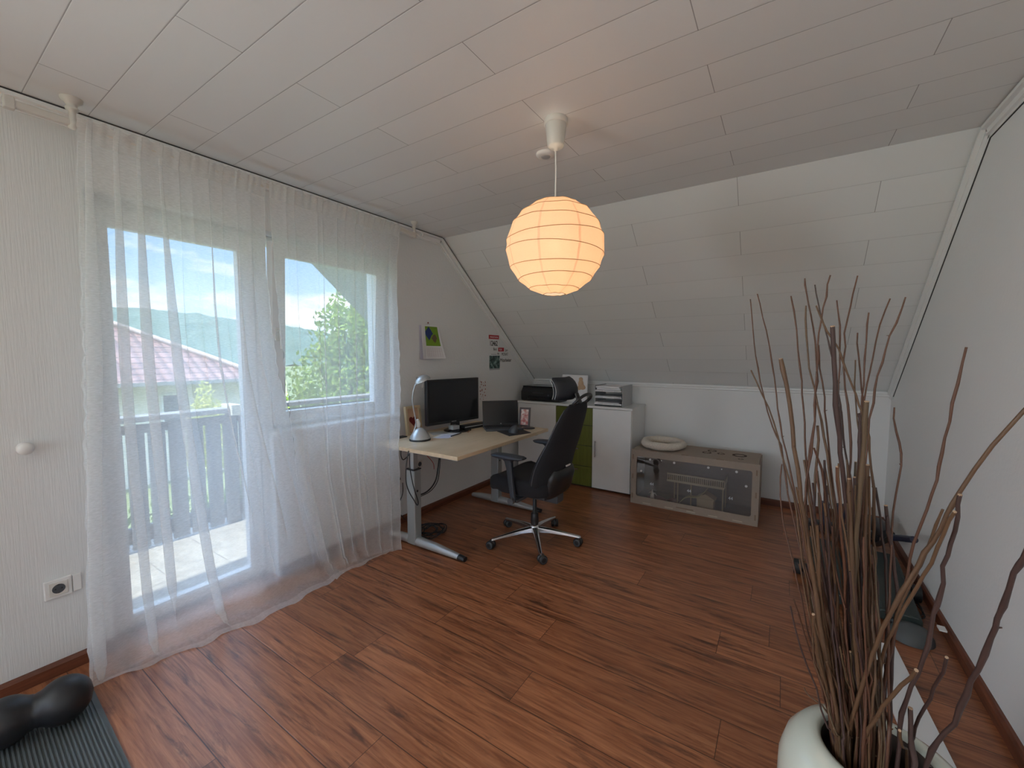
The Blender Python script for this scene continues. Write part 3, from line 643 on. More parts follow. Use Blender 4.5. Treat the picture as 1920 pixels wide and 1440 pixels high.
# mat and double ball, lower left
def ribmat():
    m = MB(); x0, x1, y0, y1 = .19, 1.05, -.60, .392; n = 60; w_ = (y1 - y0) / n; m.box(x0, x1, y0, y1, 0, .005)
    for i in range(n): y = y0 + (i + .5) * w_; m.prism([(y - w_ * .30, .005), (y + w_ * .30, .005), (y + w_ * .22, .0095), (y - w_ * .22, .0095)], x0, x1, 0)
    return m
# ribs run along the long edge of the mat
def ribmat2():
    m = MB(); a = Vector((.20, .384, 0)); d = (Vector((.775, .362, 0)) - Vector((.213, .385, 0))).normalized(); q = Vector((d.y, -d.x, 0)); L_ = 1.1; n = 64; w_ = .0108
    m.sweep([(-.012, 0), (n * w_, 0), (n * w_, .005), (-.012, .005)], a, a + d * L_, q, (0, 0, 1))
    for i in range(n): u = i * w_; m.sweep([(u, .005), (u + w_ * .58, .005), (u + w_ * .48, .0098), (u + w_ * .1, .0098)], a, a + d * L_, q, (0, 0, 1))
    return m
tag(ribmat2().build('ribbed_mat', M['mattop']), 'dark grey ribbed rubber mat on the floor in the lower left corner', 'mat')
def duo():
    m = MB(); c0 = Vector((.350, .228, .0895)); ax = Vector((-.24, -1, 0)).normalized(); q = ax.to_track_quat('Z', 'Y').to_matrix(); prof = []
    for i in range(49):
        u = -.148 + .296 * i / 48; b_ = lambda c: math.sqrt(max(0, 1 - ((u - c) / .078) ** 2)) * .080
        r = max(b_(-.070), b_(.070)); neck = .048 * math.exp(-(u / .022) ** 2); r = (r ** 3 + neck ** 3) ** (1 / 3) if abs(u) < .06 else r
        prof.append((max(r, .0005), u))
    m.lathe(prof, c0, 40, q, False); return m
tag(duo().build('massage_duo_ball', plain('black_foam', (.016, .016, .019), .42, bump=.15), sub=0), 'black peanut-shaped massage roller on the ribbed mat', 'massage roller')

# ------------------------------------------------------------------ desk
DZ = .72
dk = thing('desk', (.457, 2.53, 0), 'light maple height-adjustable desk with silver-grey legs along the window wall', 'desk')
MB().box(.062, .858, 1.932, 3.125, DZ - .025, DZ).build('desktop', M['desk'], dk, bevel=.002)
for y in (2.02, 3.03):
    MB().box(.335, .415, y - .033, y + .033, .012, .55).build('outer_column', M['legs'], dk, bevel=.008)
    MB().box(.352, .398, y - .022, y + .022, .55, DZ - .045).build('inner_column', M['silver'], dk, bevel=.004)
    MB().box(.335, .415, y - .036, y + .036, .548, .556).build('column_collar', M['black'], dk)
    m = MB(); m.tube([(.415, y, .035), (.60, y, .032), (.80, y, .022)], [.032, .028, .018], 14, sx=1.15); m.tube([(.335, y, .035), (.20, y, .032), (.10, y, .025)], [.030, .026, .018], 14, sx=1.15)
    ft = m.build('foot', M['silver'], dk)
    m = MB(); m.tube([(.79, y, .022), (.842, y, .019)], [.0195, .0165], 14, sx=1.25); m.build('foot_cap', M['black'], ft)
    m = MB(); m.box(.14, .80, y - .02, y + .02, DZ - .05, DZ - .026); m.build('support_arm', M['legs'], dk)
    m = MB(); m.disc((.4155, y - .005, .40), .008, (1, 0, 0), 12, .002); m.build('screw', M['black'], dk)
MB().box(.36, .40, 2.05, 3.0, DZ - .06, DZ - .028).build('cross_beam', M['legs'], dk)

# cables under the desk
def cable(name, label, pts, r=.0035, mat='black', grp=None, n=6):
    P = [Vector(p) for p in pts]; out = []
    for i in range(len(P) - 1):
        a, b, c, d = P[max(i - 1, 0)], P[i], P[i + 1], P[min(i + 2, len(P) - 1)]
        for k in range(n): t = k / n; out.append(.5 * ((2 * b) + (c - a) * t + (2 * a - 5 * b + 4 * c - d) * t * t + (3 * b - a - 3 * c + d) * t ** 3))
    out.append(P[-1]); return tag(MB().tube(out, r, 7).build(name, M[mat] if isinstance(mat, str) else mat), label, 'cable', grp)
def pix(L_, X): return [at(a, b, 0, X) for a, b in L_]
cable('cable', 'black cable looping down the near desk leg in a long narrow loop', pix([(766, 845), (762, 870), (761, 900), (766, 920), (775, 936), (782, 947), (784, 940), (776, 915), (769, 880), (768, 850)], .43))
cable('cable', 'thick black cable bundle hanging in an arc behind the near desk leg', pix([(824, 856), (821, 880), (817, 900), (808, 915), (795, 925), (780, 929)], .25), .006)
cable('cable', 'thin black cable running beside the thick bundle under the desk', pix([(826, 856), (824, 880), (820, 903), (808, 920), (790, 930), (782, 931)], .22), .0035)
cable('cable', 'short black cable hanging from the desk edge by the curtain', pix([(752, 842), (752, 855), (757, 862), (768, 850), (762, 845)], .30))
cable('cable', 'black cable from the wall socket down to the floor near the curtain hem', pix([(755, 905), (755, 925), (748, 945), (748, 960), (760, 975)], .06))
cable('cable', 'thin red cable under the near end of the desktop', pix([(764, 844), (775, 845), (790, 849), (800, 854), (812, 868), (814, 880)], .27), .0025, 'red')
tag(MB().lathe([(.019, 0), (.019, .03), (.012, .042), (.005, .05)], (.014, 2.172, .385), 18, mX).build('plug', M['black']), 'black round plug in the socket behind the near desk leg', 'plug')
rnd = random.Random(3)
pts = []
for i in range(70):
    a = i * .55; r_ = .075 + .03 * math.sin(i * .37) + rnd.uniform(-.012, .012); pts.append((.33 + r_ * math.cos(a) * 1.1, 2.22 + r_ * math.sin(a) * 1.3, .008 + .028 * abs(math.sin(i * .9))))
cable('cable_coil', 'tangled coil of black cable on the floor beside the near desk foot', pts, .004, 'black', n=3)

# ------------------------------------------------------------------ things on the desk
dl = thing('desk_lamp', (.29, 2.19, DZ), 'silver desk lamp with domed base and curved arm', 'lamp')
bx, by = .285, 2.175
MB().lathe([(.079, DZ), (.079, DZ + .012), (.075, DZ + .014)], (bx, by, 0), 36).build('base_ring', M['black'], dl)
MB().lathe([(.076, DZ + .013), (.070, DZ + .030), (.055, DZ + .056), (.035, DZ + .080), (.016, DZ + .092), (.001, DZ + .094)], (bx, by, 0), 36).build('base', M['silver'], dl)
st = [Vector((bx - .03, by - .035, DZ + .06)), at(781, 795, 0, bx - .03), at(777, 775, 0, bx - .03), at(773, 752, 0, bx - .03), at(775, 732, 0, bx - .02), at(783, 712, 0, bx)]
out = []
for i in range(len(st) - 1):
    for k in range(6): out.append(st[i].lerp(st[i + 1], k / 6))
out.append(st[-1])
for _ in range(4): out = [out[0]] + [(out[i - 1] + out[i] * 2 + out[i + 1]) / 4 for i in range(1, len(out) - 1)] + [out[-1]]
MB().tube(out, .0055, 10).build('arm', M['silver'], dl)
j = at(784, 795, 0, bx - .03); MB().tube([j + Vector((0, -.01, .035)), j, j + Vector((0, .005, -.03))], [.012, .019, .010], 12).build('joint', M['white'], dl)
hd = at(792, 712, 0, bx + .02); qq = Vector((-.25, -.30, .92)).to_track_quat('Z', 'Y').to_matrix()
m = MB(); m.lathe([(.060, -.012), (.056, .004), (.040, .022), (.018, .032), (.001, .034)], hd, 28, qq); m.tube([st[-1], hd + Vector((-.01, -.03, .008))], [.010, .020], 10); m.build('lamp_shade', M['silver'], dl)
MB().tube([hd + Vector((.0, .0, -.02)), at(792, 727, 0, bx + .02)], [.002, .004], 6).build('bulb_pin', M['white'], dl)

# monitor
a0, a1 = Vector((.182, 2.356)), Vector((.265, 2.913)); d2 = (a1 - a0).normalized(); n2 = Vector((d2.y, -d2.x))
def bar(m, u0, u1, w0, w1, z0, z1, o=a0, d=d2, nn=n2):
    c = [(o + d * u0 + nn * w0), (o + d * u1 + nn * w0), (o + d * u1 + nn * w1), (o + d * u0 + nn * w1)]
    return m.prism([(v.x, v.y) for v in c], z0, z1, 2)
mo = thing('monitor', (.22, 2.63, DZ), 'black computer monitor, switched off, on a round stand', 'monitor')
bar(MB(), 0, .563, -.035, 0, .784, 1.154).build('bezel', M['black'], mo, bevel=.004)
bar(MB(), .018, .545, 0, .0015, .808, 1.134).build('screen', M['screen'], mo)
mc = a0 + d2 * .30; mb_ = MB(); mb_.lathe([(.115, DZ), (.115, DZ + .006), (.10, DZ + .012), (.02, DZ + .018)], (mc.x + .03, mc.y - .02, 0), 32); mb_.build('stand_base', M['blackgloss'], mo)
bar(MB(), .26, .34, -.03, .0, DZ + .01, .80).build('stand_neck', M['black'], mo, bevel=.004)
bar(MB(), .25, .30, .0, .0015, .793, .797).build('badge', M['lgrey'], mo)
# laptop
L0, L1 = Vector((.351, 2.861)), Vector((.577, 3.085)); dL = (L1 - L0).normalized(); nL = Vector((dL.y, -dL.x)); wL = (L1 - L0).length
lp = thing('laptop', (.5, 2.9, DZ), 'open black laptop with a dark screen on the desk', 'laptop')
bar(MB(), 0, wL, 0, .21, DZ, DZ + .018, L0, dL, nL).build('base', M['greypl'], lp, bevel=.003)
m = MB()
for r_ in range(5):
    for c_ in range(13): bar(m, .02 + c_ * .0215, .038 + c_ * .0215, .03 + r_ * .019, .045 + r_ * .019, DZ + .018, DZ + .0195, L0, dL, nL)
m.build('keyboard', M['black'], lp)
m = MB(); zt = .948; bk = -.045
c0 = [L0, L1, L1 + nL * .008, L0 + nL * .008]; vs = [(v.x, v.y, DZ + .015) for v in c0] + [((v + nL * bk).x, (v + nL * bk).y, zt) for v in c0]
m.add(vs, [(0, 3, 2, 1), (4, 5, 6, 7), (0, 1, 5, 4), (1, 2, 6, 5), (2, 3, 7, 6), (3, 0, 4, 7)]); ls = m.build('screen_lid', M['black'], lp, bevel=.002)
m = MB(); q0, q1 = L0 + dL * .010 + nL * .0088, L1 - dL * .010 + nL * .0088
m.add([(q0.x, q0.y, DZ + .036), (q1.x, q1.y, DZ + .036), ((q1 + nL * bk * .96).x, (q1 + nL * bk * .96).y, zt - .01), ((q0 + nL * bk * .96).x, (q0 + nL * bk * .96).y, zt - .01)], [(0, 1, 2, 3)]); m.build('display', M['screen'], lp)
q0 = L0 + dL * (wL / 2) + nL * .0088 + nL * bk * .06; MB().disc((q0.x, q0.y, DZ + .030), .005, (nL.x, nL.y, .1), 14).build('badge', M['lgrey'], lp)
# mouse pad and mouse
tag(MB().prism([(.567, 2.77), (.764, 2.658), (.838, 2.868), (.647, 2.99)], DZ, DZ + .003, 2).build('mouse_pad', M['rubber']), 'dark grey mouse pad on the desk in front of the laptop', 'mouse pad')
ms = thing('mouse', (.71, 2.80, DZ + .003), 'black upright ergonomic mouse on the mouse pad', 'mouse')
m = MB(); mz = DZ + .003; prof = [(0, .054, .038, 0), (.015, .055, .038, .0), (.032, .048, .031, .005), (.046, .037, .023, .010), (.056, .023, .014, .013), (.061, .010, .006, .014), (.062, .002, .001, .014)]; vs = []; n = 20
for z, rx, ry, sh in prof:
    for k in range(n): a = 2 * math.pi * k / n; vs.append(Vector((.71 + sh, 2.80 + sh * .4, mz + z)) + rotz(R(-40)) @ Vector((rx * math.cos(a), ry * math.sin(a), 0)))
m.add(vs, [(i * n + k, i * n + (k + 1) % n, (i + 1) * n + (k + 1) % n, (i + 1) * n + k) for i in range(len(prof) - 1) for k in range(n)], True); m.build('shell', M['greypl'], ms)
MB().tube([(.672, 2.83, mz + .026), (.69, 2.81, mz + .035), (.705, 2.80, mz + .045)], .006, 8).build('thumb_button', M['black'], ms)
# picture frames
def print_mat(name, stops, scale=30, seedl=(0, 0, 0)):
    t = NT(name); n = t.noise(t.map(t.obj(), (1, 1, 1), seedl), scale, 3, .6); t.bsdf(t.ramp(n, stops), .5); return t.m
pf = thing('photo_frame', (.62, 3.08, DZ), 'small dark photo frame with a reddish picture at the far end of the desk', 'picture frame')
A = Vector((.582, 3.085)); B = Vector((.680, 3.112)); dP = (B - A).normalized(); nP = Vector((dP.y, -dP.x))
def leanbar(m, u0, u1, v0, v1, w0, w1, lean=.22):
    z = lambda v: DZ + v; pt = lambda u, v, w_: (A.x + dP.x * u + nP.x * (w_ - v * lean), A.y + dP.y * u + nP.y * (w_ - v * lean), z(v))
    vs = [pt(u0, v0, w0), pt(u1, v0, w0), pt(u1, v0, w1), pt(u0, v0, w1), pt(u0, v1, w0), pt(u1, v1, w0), pt(u1, v1, w1), pt(u0, v1, w1)]
    return m.add(vs, [(0, 3, 2, 1), (4, 5, 6, 7), (0, 1, 5, 4), (1, 2, 6, 5), (2, 3, 7, 6), (3, 0, 4, 7)])
m = MB(); wP = .100; hP = .165; b = .015
leanbar(m, 0, wP, 0, b, 0, .012); leanbar(m, 0, wP, hP - b, hP, 0, .012); leanbar(m, 0, b, b, hP - b, 0, .012); leanbar(m, wP - b, wP, b, hP - b, 0, .012)
m.build('frame', plain('dark_brown_frame', (.035, .012, .012), .4), pf)
leanbar(MB(), b, wP - b, b, hP - b, 0, .006).build('picture', print_mat('red_white_photo', [(.35, (.40, .06, .06)), (.5, (.55, .30, .26)), (.6, (.70, .62, .58))], 28), pf)
m = MB(); m.add([(A.x + dP.x * .05 - nP.x * .03, A.y + dP.y * .05 - nP.y * .03, DZ + .13), (A.x + dP.x * .035 - nP.x * .075, A.y + dP.y * .035 - nP.y * .075, DZ), (A.x + dP.x * .065 - nP.x * .075, A.y + dP.y * .065 - nP.y * .075, DZ)], [(0, 1, 2)]); m.build('easel_back', M['ink'], pf)
wf = thing('wooden_frame', (.05, 2.33, DZ), 'light wooden box frame with a dark red heart, leaning on the wall', 'picture frame')
A = Vector((.062, 2.240)); dP = Vector((.06, 1)).normalized(); nP = Vector((dP.y, -dP.x)); wP = .150; hP = .225; b = .018
m = MB(); leanbar(m, 0, wP, 0, b, 0, .026, .12); leanbar(m, 0, wP, hP - b, hP, 0, .026, .12); leanbar(m, 0, b, b, hP - b, 0, .026, .12); leanbar(m, wP - b, wP, b, hP - b, 0, .026, .12)
m.build('frame', M['ply'], wf); leanbar(MB(), b, wP - b, b, hP - b, 0, .008, .12).build('backing', plain('tan_backing', (.58, .36, .24), .8), wf)
m = MB(); hv = []
for k in range(28):
    tt = 2 * math.pi * k / 28; hx_ = 16 * math.sin(tt) ** 3; hz_ = 13 * math.cos(tt) - 5 * math.cos(2 * tt) - 2 * math.cos(3 * tt) - math.cos(4 * tt)
    u = wP / 2 + hx_ * .0023; v = .108 + hz_ * .0026; hv.append((u, v))
vs = [(A.x + dP.x * u + nP.x * (w_ - v * .12), A.y + dP.y * u + nP.y * (w_ - v * .12), DZ + v) for w_ in (.010, .014) for u, v in hv]
m.add(vs, [tuple(range(28, 56))] + [(i, (i + 1) % 28, 28 + (i + 1) % 28, 28 + i) for i in range(28)]); m.build('heart', plain('dark_red_heart', (.16, .012, .012), .6), wf)
# paper sheets, pen, docking box, small boxes, dark stand disc
def sheet(label, pts, z, mat='paper', name='paper_sheet', th=.0012, cat='paper', grp=None): return tag(MB().prism(pts, z, z + th, 2).build(name, M[mat] if isinstance(mat, str) else mat), label, cat, grp)
sheet('white paper sheet lying between the lamp base and the monitor stand', [(.31, 2.28), (.42, 2.37), (.36, 2.56), (.25, 2.47)], DZ)
sheet('bluish white note sheet turned on top of the larger sheet', [(.345, 2.28), (.425, 2.33), (.385, 2.47), (.31, 2.42)], DZ + .0012, plain('bluish_paper', (.66, .68, .82), .7))
tag(MB().tube([(.405, 2.385, DZ + .007), (.375, 2.54, DZ + .005)], [.0042, .0036], 8).build('pen', M['ink']), 'black pen lying on the paper sheets', 'pen')
tag(MB().tube([(.395, 2.60, DZ + .004), (.365, 2.66, DZ + .004)], .004, 8).build('pencil_stub', plain('orange_brown_pencil', (.50, .25, .14), .5)), 'short orange-brown pencil near the paper sheets', 'pencil')
sheet('grey paper sheet lying under the monitor beside the wooden frame', [(.14, 2.42), (.24, 2.36), (.30, 2.52), (.20, 2.60)], DZ, plain('grey_paper', (.50, .50, .47), .7))
db = thing('docking_station', (.27, 2.77, DZ), 'long black docking box behind the monitor stand', 'docking station'); bar(MB(), .33, .60, .005, .075, DZ, DZ + .035).build('housing', M['black'], db, bevel=.004); bar(MB(), .33, .60, .076, .078, DZ + .02, DZ + .026).build('port_strip', M['lgrey'], db)
bar(MB(), .20, .27, .02, .075, DZ + .0185, DZ + .05).build('reflection_box', M['lgrey']); tag(bpy.context.scene.objects['reflection_box'], 'small grey box standing in for a reflection on the round monitor stand base', 'box')  # grey box takes the place of a reflection at the stand
o = thing('card_box', (.33, 2.99, DZ), 'small stack of grey card boxes between monitor and laptop', 'box'); bar(MB(), .62, .675, .0, .06, DZ, DZ + .022).build('lower_tray', M['mdf'], o, bevel=.002); bar(MB(), .617, .68, -.003, .063, DZ + .024, DZ + .044).build('upper_tray', M['lgrey'], o, bevel=.002)
tag(MB().lathe([(.055, DZ), (.055, DZ + .004), (.050, DZ + .006), (.001, DZ + .006)], (.71, 3.04, 0), 28).build('coaster', M['black']), 'flat black round coaster right of the laptop', 'coaster')
tag(MB().box(.07, .12, 2.12, 2.20, DZ, DZ + .008).build('phone', M['black']), 'flat black phone at the desk corner beside the curtain', 'phone')

# ------------------------------------------------------------------ wall calendar, posters
cl = thing('wall_calendar', (0, 2.55, 1.6), 'wall calendar with a green and blue picture above a white date grid', 'calendar')
def page(y0, y1, ztop, zbot, x0, x1, curl, sk=0):
    m = MB(); n = 10; vs = []
    for i in range(n + 1):
        t = i / n
        for j in range(7): s = j / 6; vs.append((x0 + (x1 - x0) * t ** 1.5 + curl * t * abs(s - .4) ** 2 * 2, lerp(y0, y1, s) + sk * t * (s - .1), lerp(ztop, zbot, t)))
    m.add(vs, [(i * 7 + j, i * 7 + j + 1, (i + 1) * 7 + j + 1, (i + 1) * 7 + j) for i in range(n) for j in range(6)], True); return m
page(2.455, 2.60, 1.60, 1.315, .004, .006, .02).build('back_page', plain('lilac_white_page', (.66, .64, .74), .7), cl)
page(2.475, 2.66, 1.602, 1.32, .008, .02, .03, .0).build('middle_page', M['paper'], cl)
page(2.50, 2.675, 1.605, 1.322, .010, .034, .03, .05).build('front_page', M['paper'], cl)
def cal_pic():
    t = NT('calendar_picture'); X, Y, Z = t.xyz(t.pos()); n = t.noise(t.pos(), 22, 3); 
    u = t.math('MULTIPLY', t.math('SUBTRACT', Y, 2.515), 7.0); v = t.math('MULTIPLY', t.math('SUBTRACT', Z, 1.425), 6.2)
    b1 = t.math('LESS_THAN', t.math('ADD', t.math('ABSOLUTE', t.math('SUBTRACT', u, .28)), t.math('ABSOLUTE', t.math('SUBTRACT', v, t.math('ADD', .62, t.math('MULTIPLY', n, .15))))), .36)
    b2 = t.math('LESS_THAN', t.math('ADD', t.math('ABSOLUTE', t.math('SUBTRACT', u, .75)), t.math('ABSOLUTE', t.math('SUBTRACT', v, .42))), t.math('MULTIPLY', n, .5))
    c = t.mix(n, (.13, .26, .012), (.22, .36, .02)); c = t.mix(b1, c, (.012, .035, .16)); c = t.mix(b2, c, (.13, .09, .05)); t.bsdf(c, .5); return t.m
def front(u, v, off):   # a point on the curled front page, u across and v down
    return (.010 + .024 * v ** 1.5 + .03 * v * abs(u - .4) ** 2 * 2 + off, lerp(2.50, 2.675, u) + .05 * v * (u - .1), lerp(1.605, 1.322, v))
def patch(m, u0, u1, v0, v1, off, n=12):
    vs = [front(lerp(u0, u1, j / n), lerp(v0, v1, i / n), off) for i in range(n + 1) for j in range(n + 1)]
    return m.add(vs, [(i * (n + 1) + j, i * (n + 1) + j + 1, (i + 1) * (n + 1) + j + 1, (i + 1) * (n + 1) + j) for i in range(n) for j in range(n)], True)
patch(MB(), .08, .90, .04, .62, .0016).build('picture', cal_pic(), cl)
m = MB()
for i in range(6): patch(m, .10, .90, .68 + i * .052, .6845 + i * .052, .0018, 8)
for i in range(8): patch(m, .10 + i * .114, .107 + i * .114, .68, .945, .0018, 8)
m.build('date_grid', plain('pale_red_grid', (.50, .36, .40), .7), cl)
MB().tube([(.004, 2.545, 1.603), (.012, 2.56, 1.622), (.004, 2.575, 1.603)], .0012, 5).build('hanger', M['silver'], cl); MB().disc((.001, 2.56, 1.624), .006, (1, 0, 0), 12, .008).build('pin', plain('pink_pin', (.35, .12, .12), .5), cl)
rx = (R(90), 0, R(90))
def txt(nm, s, h, y, z, mat, root, x=.003, sx=1): return crv(nm, s, h, (x, y, z), rx, mat, root, .0002, 'LEFT', sx)
tan_ = None
bb = thing('race_number', (0, 3.50, 1.5), 'race number bib with a red header and the number 12462', 'poster')
MB().box(.0005, .002, 3.425, 3.605, 1.434, 1.562).build('sheet', M['wall'], bb)
MB().box(.002, .003, 3.425, 3.605, 1.517, 1.558).build('header', M['red'], bb)
txt('header_text', 'MARATHON', .023, 3.445, 1.529, M['paper'], bb, .0032, 1.1); txt('number', '12462', .072, 3.440, 1.449, M['ink'], bb, .0024, .78)
st2 = thing('wall_lettering', (0, 3.55, 1.35), 'small stickers with black and red words beside the race number', 'stickers')
txt('lettering', 'Best', .042, 3.505, 1.400, M['ink'], st2, .0015, .85); txt('lettering', 'Jam', .040, 3.725, 1.392, M['ink'], st2, .0015, .85); txt('lettering', 'MONAT', .046, 3.655, 1.345, M['ink'], st2, .0015, .75)
txt('lettering', 'Mitarbeiter', .056, 3.628, 1.278, M['ink'], st2, .0015, .85); txt('lettering', 'des', .032, 3.575, 1.357, M['ink'], st2, .0015, .8)
r_ = MB().box(.0005, .002, 3.595, 3.70, 1.390, 1.430).build('red_tag', M['red'], st2); r_['label'] = 'red tag with a pale word'; txt('lettering', 'RUN', .030, 3.610, 1.400, M['paper'], st2, .0023, .8)
MB().box(.0005, .0015, 3.465, 3.56, 1.357, 1.360).build('underline', M['ink'], st2)
pp = thing('forest_photo', (0, 3.49, 1.25), 'dark green photo print of a figure group under the race number', 'photo')
MB().box(.0005, .002, 3.435, 3.622, 1.212, 1.345).build('print', print_mat('dark_teal_photo', [(.36, (.015, .03, .028)), (.50, (.06, .12, .11)), (.62, (.26, .36, .33))], 26), pp)
MB().box(.0005, .0016, 3.438, 3.62, 1.196, 1.212).build('lower_margin', M['lgrey'], pp)

fs_ = thing('flower_strip', (0, 3.14, 1.1), 'narrow white paper strip with reddish flowers on the wall beside the monitor', 'paper strip')
ya, yb = at(898, 712, 0, 0).y, at(911, 712, 0, 0).y; za, zb = at(903, 712, 0, 0).z, at(905, 751, 0, 0).z
MB().box(.0005, .002, ya, yb, zb, za).build('strip', M['paper'], fs_)
m = MB(); rnd = random.Random(5)
for i in range(26): y = rnd.uniform(ya + .015, yb - .008); z = rnd.uniform(zb + .01, za - .01); m.disc((.0022, y, z), rnd.uniform(.004, .009), (1, 0, 0), 7, .0006)
m.build('flowers', plain('brick_red_petals', (.38, .16, .12), .7), fs_)

# ------------------------------------------------------------------ sideboard and what stands on it
cb = thing('sideboard', (.72, 4.09, 0), 'white sideboard with two doors and olive green drawers between them', 'sideboard')
FY = 3.870; CZ = .845
m = MB(); m.box(.075, 1.348, FY + .022, 4.310, .015, CZ - .02); m.build('carcass', M['cab'], cb, bevel=.002)
MB().box(.066, 1.358, FY - .006, 4.314, CZ - .02, CZ).build('top_board', M['cab'], cb, bevel=.002)
MB().box(.5475, .9565, FY + .016, FY + .0215, .018, CZ - .024).build('drawer_gap_shade', M['ink'], cb)  # dark sheet that paints shade into the gaps between drawers
MB().box(.10, 1.32, FY + .04, 4.29, 0, .015).build('plinth', M['ink'], cb)
for (x0, x1, hx_) in ((.078, .546, .50), (.958, 1.345, .995)):
    d_ = MB().box(x0, x1, FY, FY + .020, .018, CZ - .024).build('door', M['cab'], cb, bevel=.0015)
    m = MB(); m.box(hx_ - .006, hx_ + .006, FY - .026, FY - .018, .335, .50); m.box(hx_ - .005, hx_ + .005, FY - .02, FY, .345, .355); m.box(hx_ - .005, hx_ + .005, FY - .02, FY, .48, .49); m.build('handle', M['alu'], d_, bevel=.002)
zz = [.018, .222, .434, .643, CZ - .024]
for i in range(4):
    d_ = MB().box(.550, .954, FY, FY + .020, zz[i] + .0032, zz[i + 1] - .0032).build('drawer', M['green'], cb, bevel=.0015); d_['label'] = 'olive green drawer front'
    z = zz[i + 1] - .035; m = MB(); m.box(.70, .815, FY - .026, FY - .018, z - .006, z + .006); m.box(.705, .715, FY - .02, FY, z - .005, z + .005); m.box(.80, .81, FY - .02, FY, z - .005, z + .005); m.build('handle', M['alu'], d_, bevel=.002)
pr = thing('printer', (.33, 4.10, CZ), 'black inkjet printer on the left end of the sideboard', 'printer')
MB().prism([(3.935, CZ + .012), (3.95, CZ), (4.28, CZ), (4.285, CZ + .135), (3.975, CZ + .150), (3.935, CZ + .10)], .07, .56, 0).build('body', M['black'], pr, bevel=.010)
MB().box(.075, .555, 3.97, 4.27, CZ + .147, CZ + .163).build('scanner_lid', M['blackgloss'], pr, bevel=.006)
MB().box(.17, .45, 3.918, 3.94, CZ + .020, CZ + .055).build('paper_tray', M['blackgloss'], pr, bevel=.003)
MB().box(.22, .36, 3.9345, 3.938, CZ + .088, CZ + .094).build('slot_strip', M['greypl'], pr)
MB().disc((.42, 3.938, CZ + .07), .010, (0, -1, 0), 16, .006).build('button', M['greypl'], pr)
cn = thing('canvas_print', (.66, 4.24, CZ), 'white canvas with a beige animal drawing behind the chair headrest', 'canvas print')
m = MB(); m.prism([(4.105, CZ), (4.120, CZ), (4.150, CZ + .29), (4.135, CZ + .29)], .490, .790, 0); m.build('canvas', M['paper'], cn)
m = MB(); dr_ = lambda u, v, a, b_: m.ball((u, 4.1048 + (v - CZ) * .1034, v), a, .0025, b_, 16, 8)
dr_(.715, CZ + .19, .032, .055); dr_(.712, CZ + .245, .024, .022); dr_(.735, CZ + .155, .036, .035); dr_(.70, CZ + .15, .022, .035); m.build('drawing', plain('beige_paint', (.56, .38, .24), .8), cn)
lt = thing('letter_tray', (1.09, 4.06, CZ), 'grey three-tier letter tray filled with papers on the sideboard', 'letter tray')
for x in (.955, 1.235): MB().box(x, x + .004, 3.93, 4.23, CZ, CZ + .205).build('side_panel', M['lgrey'], lt)
for i, z in enumerate((.012, .078, .142)):
    t_ = MB(); t_.box(.960, 1.234, 3.905, 4.23, CZ + z, CZ + z + .004); t_.box(.960, 1.234, 3.905, 3.910, CZ + z, CZ + z + .020); t_ = t_.build('tray', plain('pale_tray', (.62, .62, .64), .35), lt)
    MB().box(1.05, 1.16, 3.9025, 3.9052, CZ + z + .004, CZ + z + .017).build('label_window', M['paper'], t_)
rnd = random.Random(9)
for i, (z, n) in enumerate(((.016, 6), (.082, 5), (.146, 14))):
    for k in range(3):
        dx = rnd.uniform(-.01, .01); zz_ = CZ + z + k * .009 * (n / 7)
        tag(MB().box(.972 + dx, 1.212 + dx, 3.92 + rnd.uniform(0, .012), 4.21, zz_, zz_ + .0075 * (n / 7)).build('paper_stack', M['paper'] if k % 2 == 0 or i == 2 else plain('grey_folder', (.25, .26, .33), .7)), ['lowest', 'middle', 'top'][k] + ' paper bundle in the ' + ['bottom', 'middle', 'top'][i] + ' tray of the letter tray', 'papers', 'papers in the letter tray')

# ------------------------------------------------------------------ small animal enclosure
BX0, BX1, BY0, BY1, BZ = 1.402, 2.412, 3.712, 4.14, .498
en = thing('pet_enclosure', (1.907, 3.93, 0), 'brown MDF pet enclosure with a clear front pane against the back wall', 'pet enclosure')
def rrect(x0, x1, z0, z1, r, n=5):
    out = []
    for cx, cz, a0_ in ((x1 - r, z1 - r, 0), (x0 + r, z1 - r, 90), (x0 + r, z0 + r, 180), (x1 - r, z0 + r, 270)):
        for k in range(n + 1): a = R(a0_ + 90 * k / n); out.append((cx + r * math.cos(a), cz + r * math.sin(a)))
    return out
def framed(outer, inner, y0, y1):
    m = MB(); n = len(outer); vs = [(p[0], y, p[1]) for y in (y0, y1) for p in outer] + [(p[0], y, p[1]) for y in (y0, y1) for p in inner]; fs = []
    for i in range(n):
        j = (i + 1) % n; fs += [(i, j, 2 * n + j, 2 * n + i), (n + j, n + i, 3 * n + i, 3 * n + j), (j, i, n + i, n + j), (2 * n + i, 2 * n + j, 3 * n + j, 3 * n + i)]
    return m.add(vs, fs)
ro = rrect(BX0, BX1, 0, BZ, .001); ri = rrect(BX0 + .050, BX1 - .050, .072, BZ - .058, .018)
framed(ro, ri, BY0, BY0 + .008).build('front_frame', M['mdf'], en)
MB().add([(BX0 + .03, BY0 + .010, .05), (BX1 - .03, BY0 + .010, .05), (BX1 - .03, BY0 + .010, BZ - .03), (BX0 + .03, BY0 + .010, BZ - .03)], [(0, 1, 2, 3)]).build('front_pane', M['acryl'], en)
MB().box(BX0, BX0 + .008, BY0 + .008, BY1, 0, BZ - .008).build('side_panel', M['mdf'], en); MB().box(BX1 - .008, BX1, BY0 + .008, BY1, 0, BZ - .008).build('side_panel', M['mdf'], en)
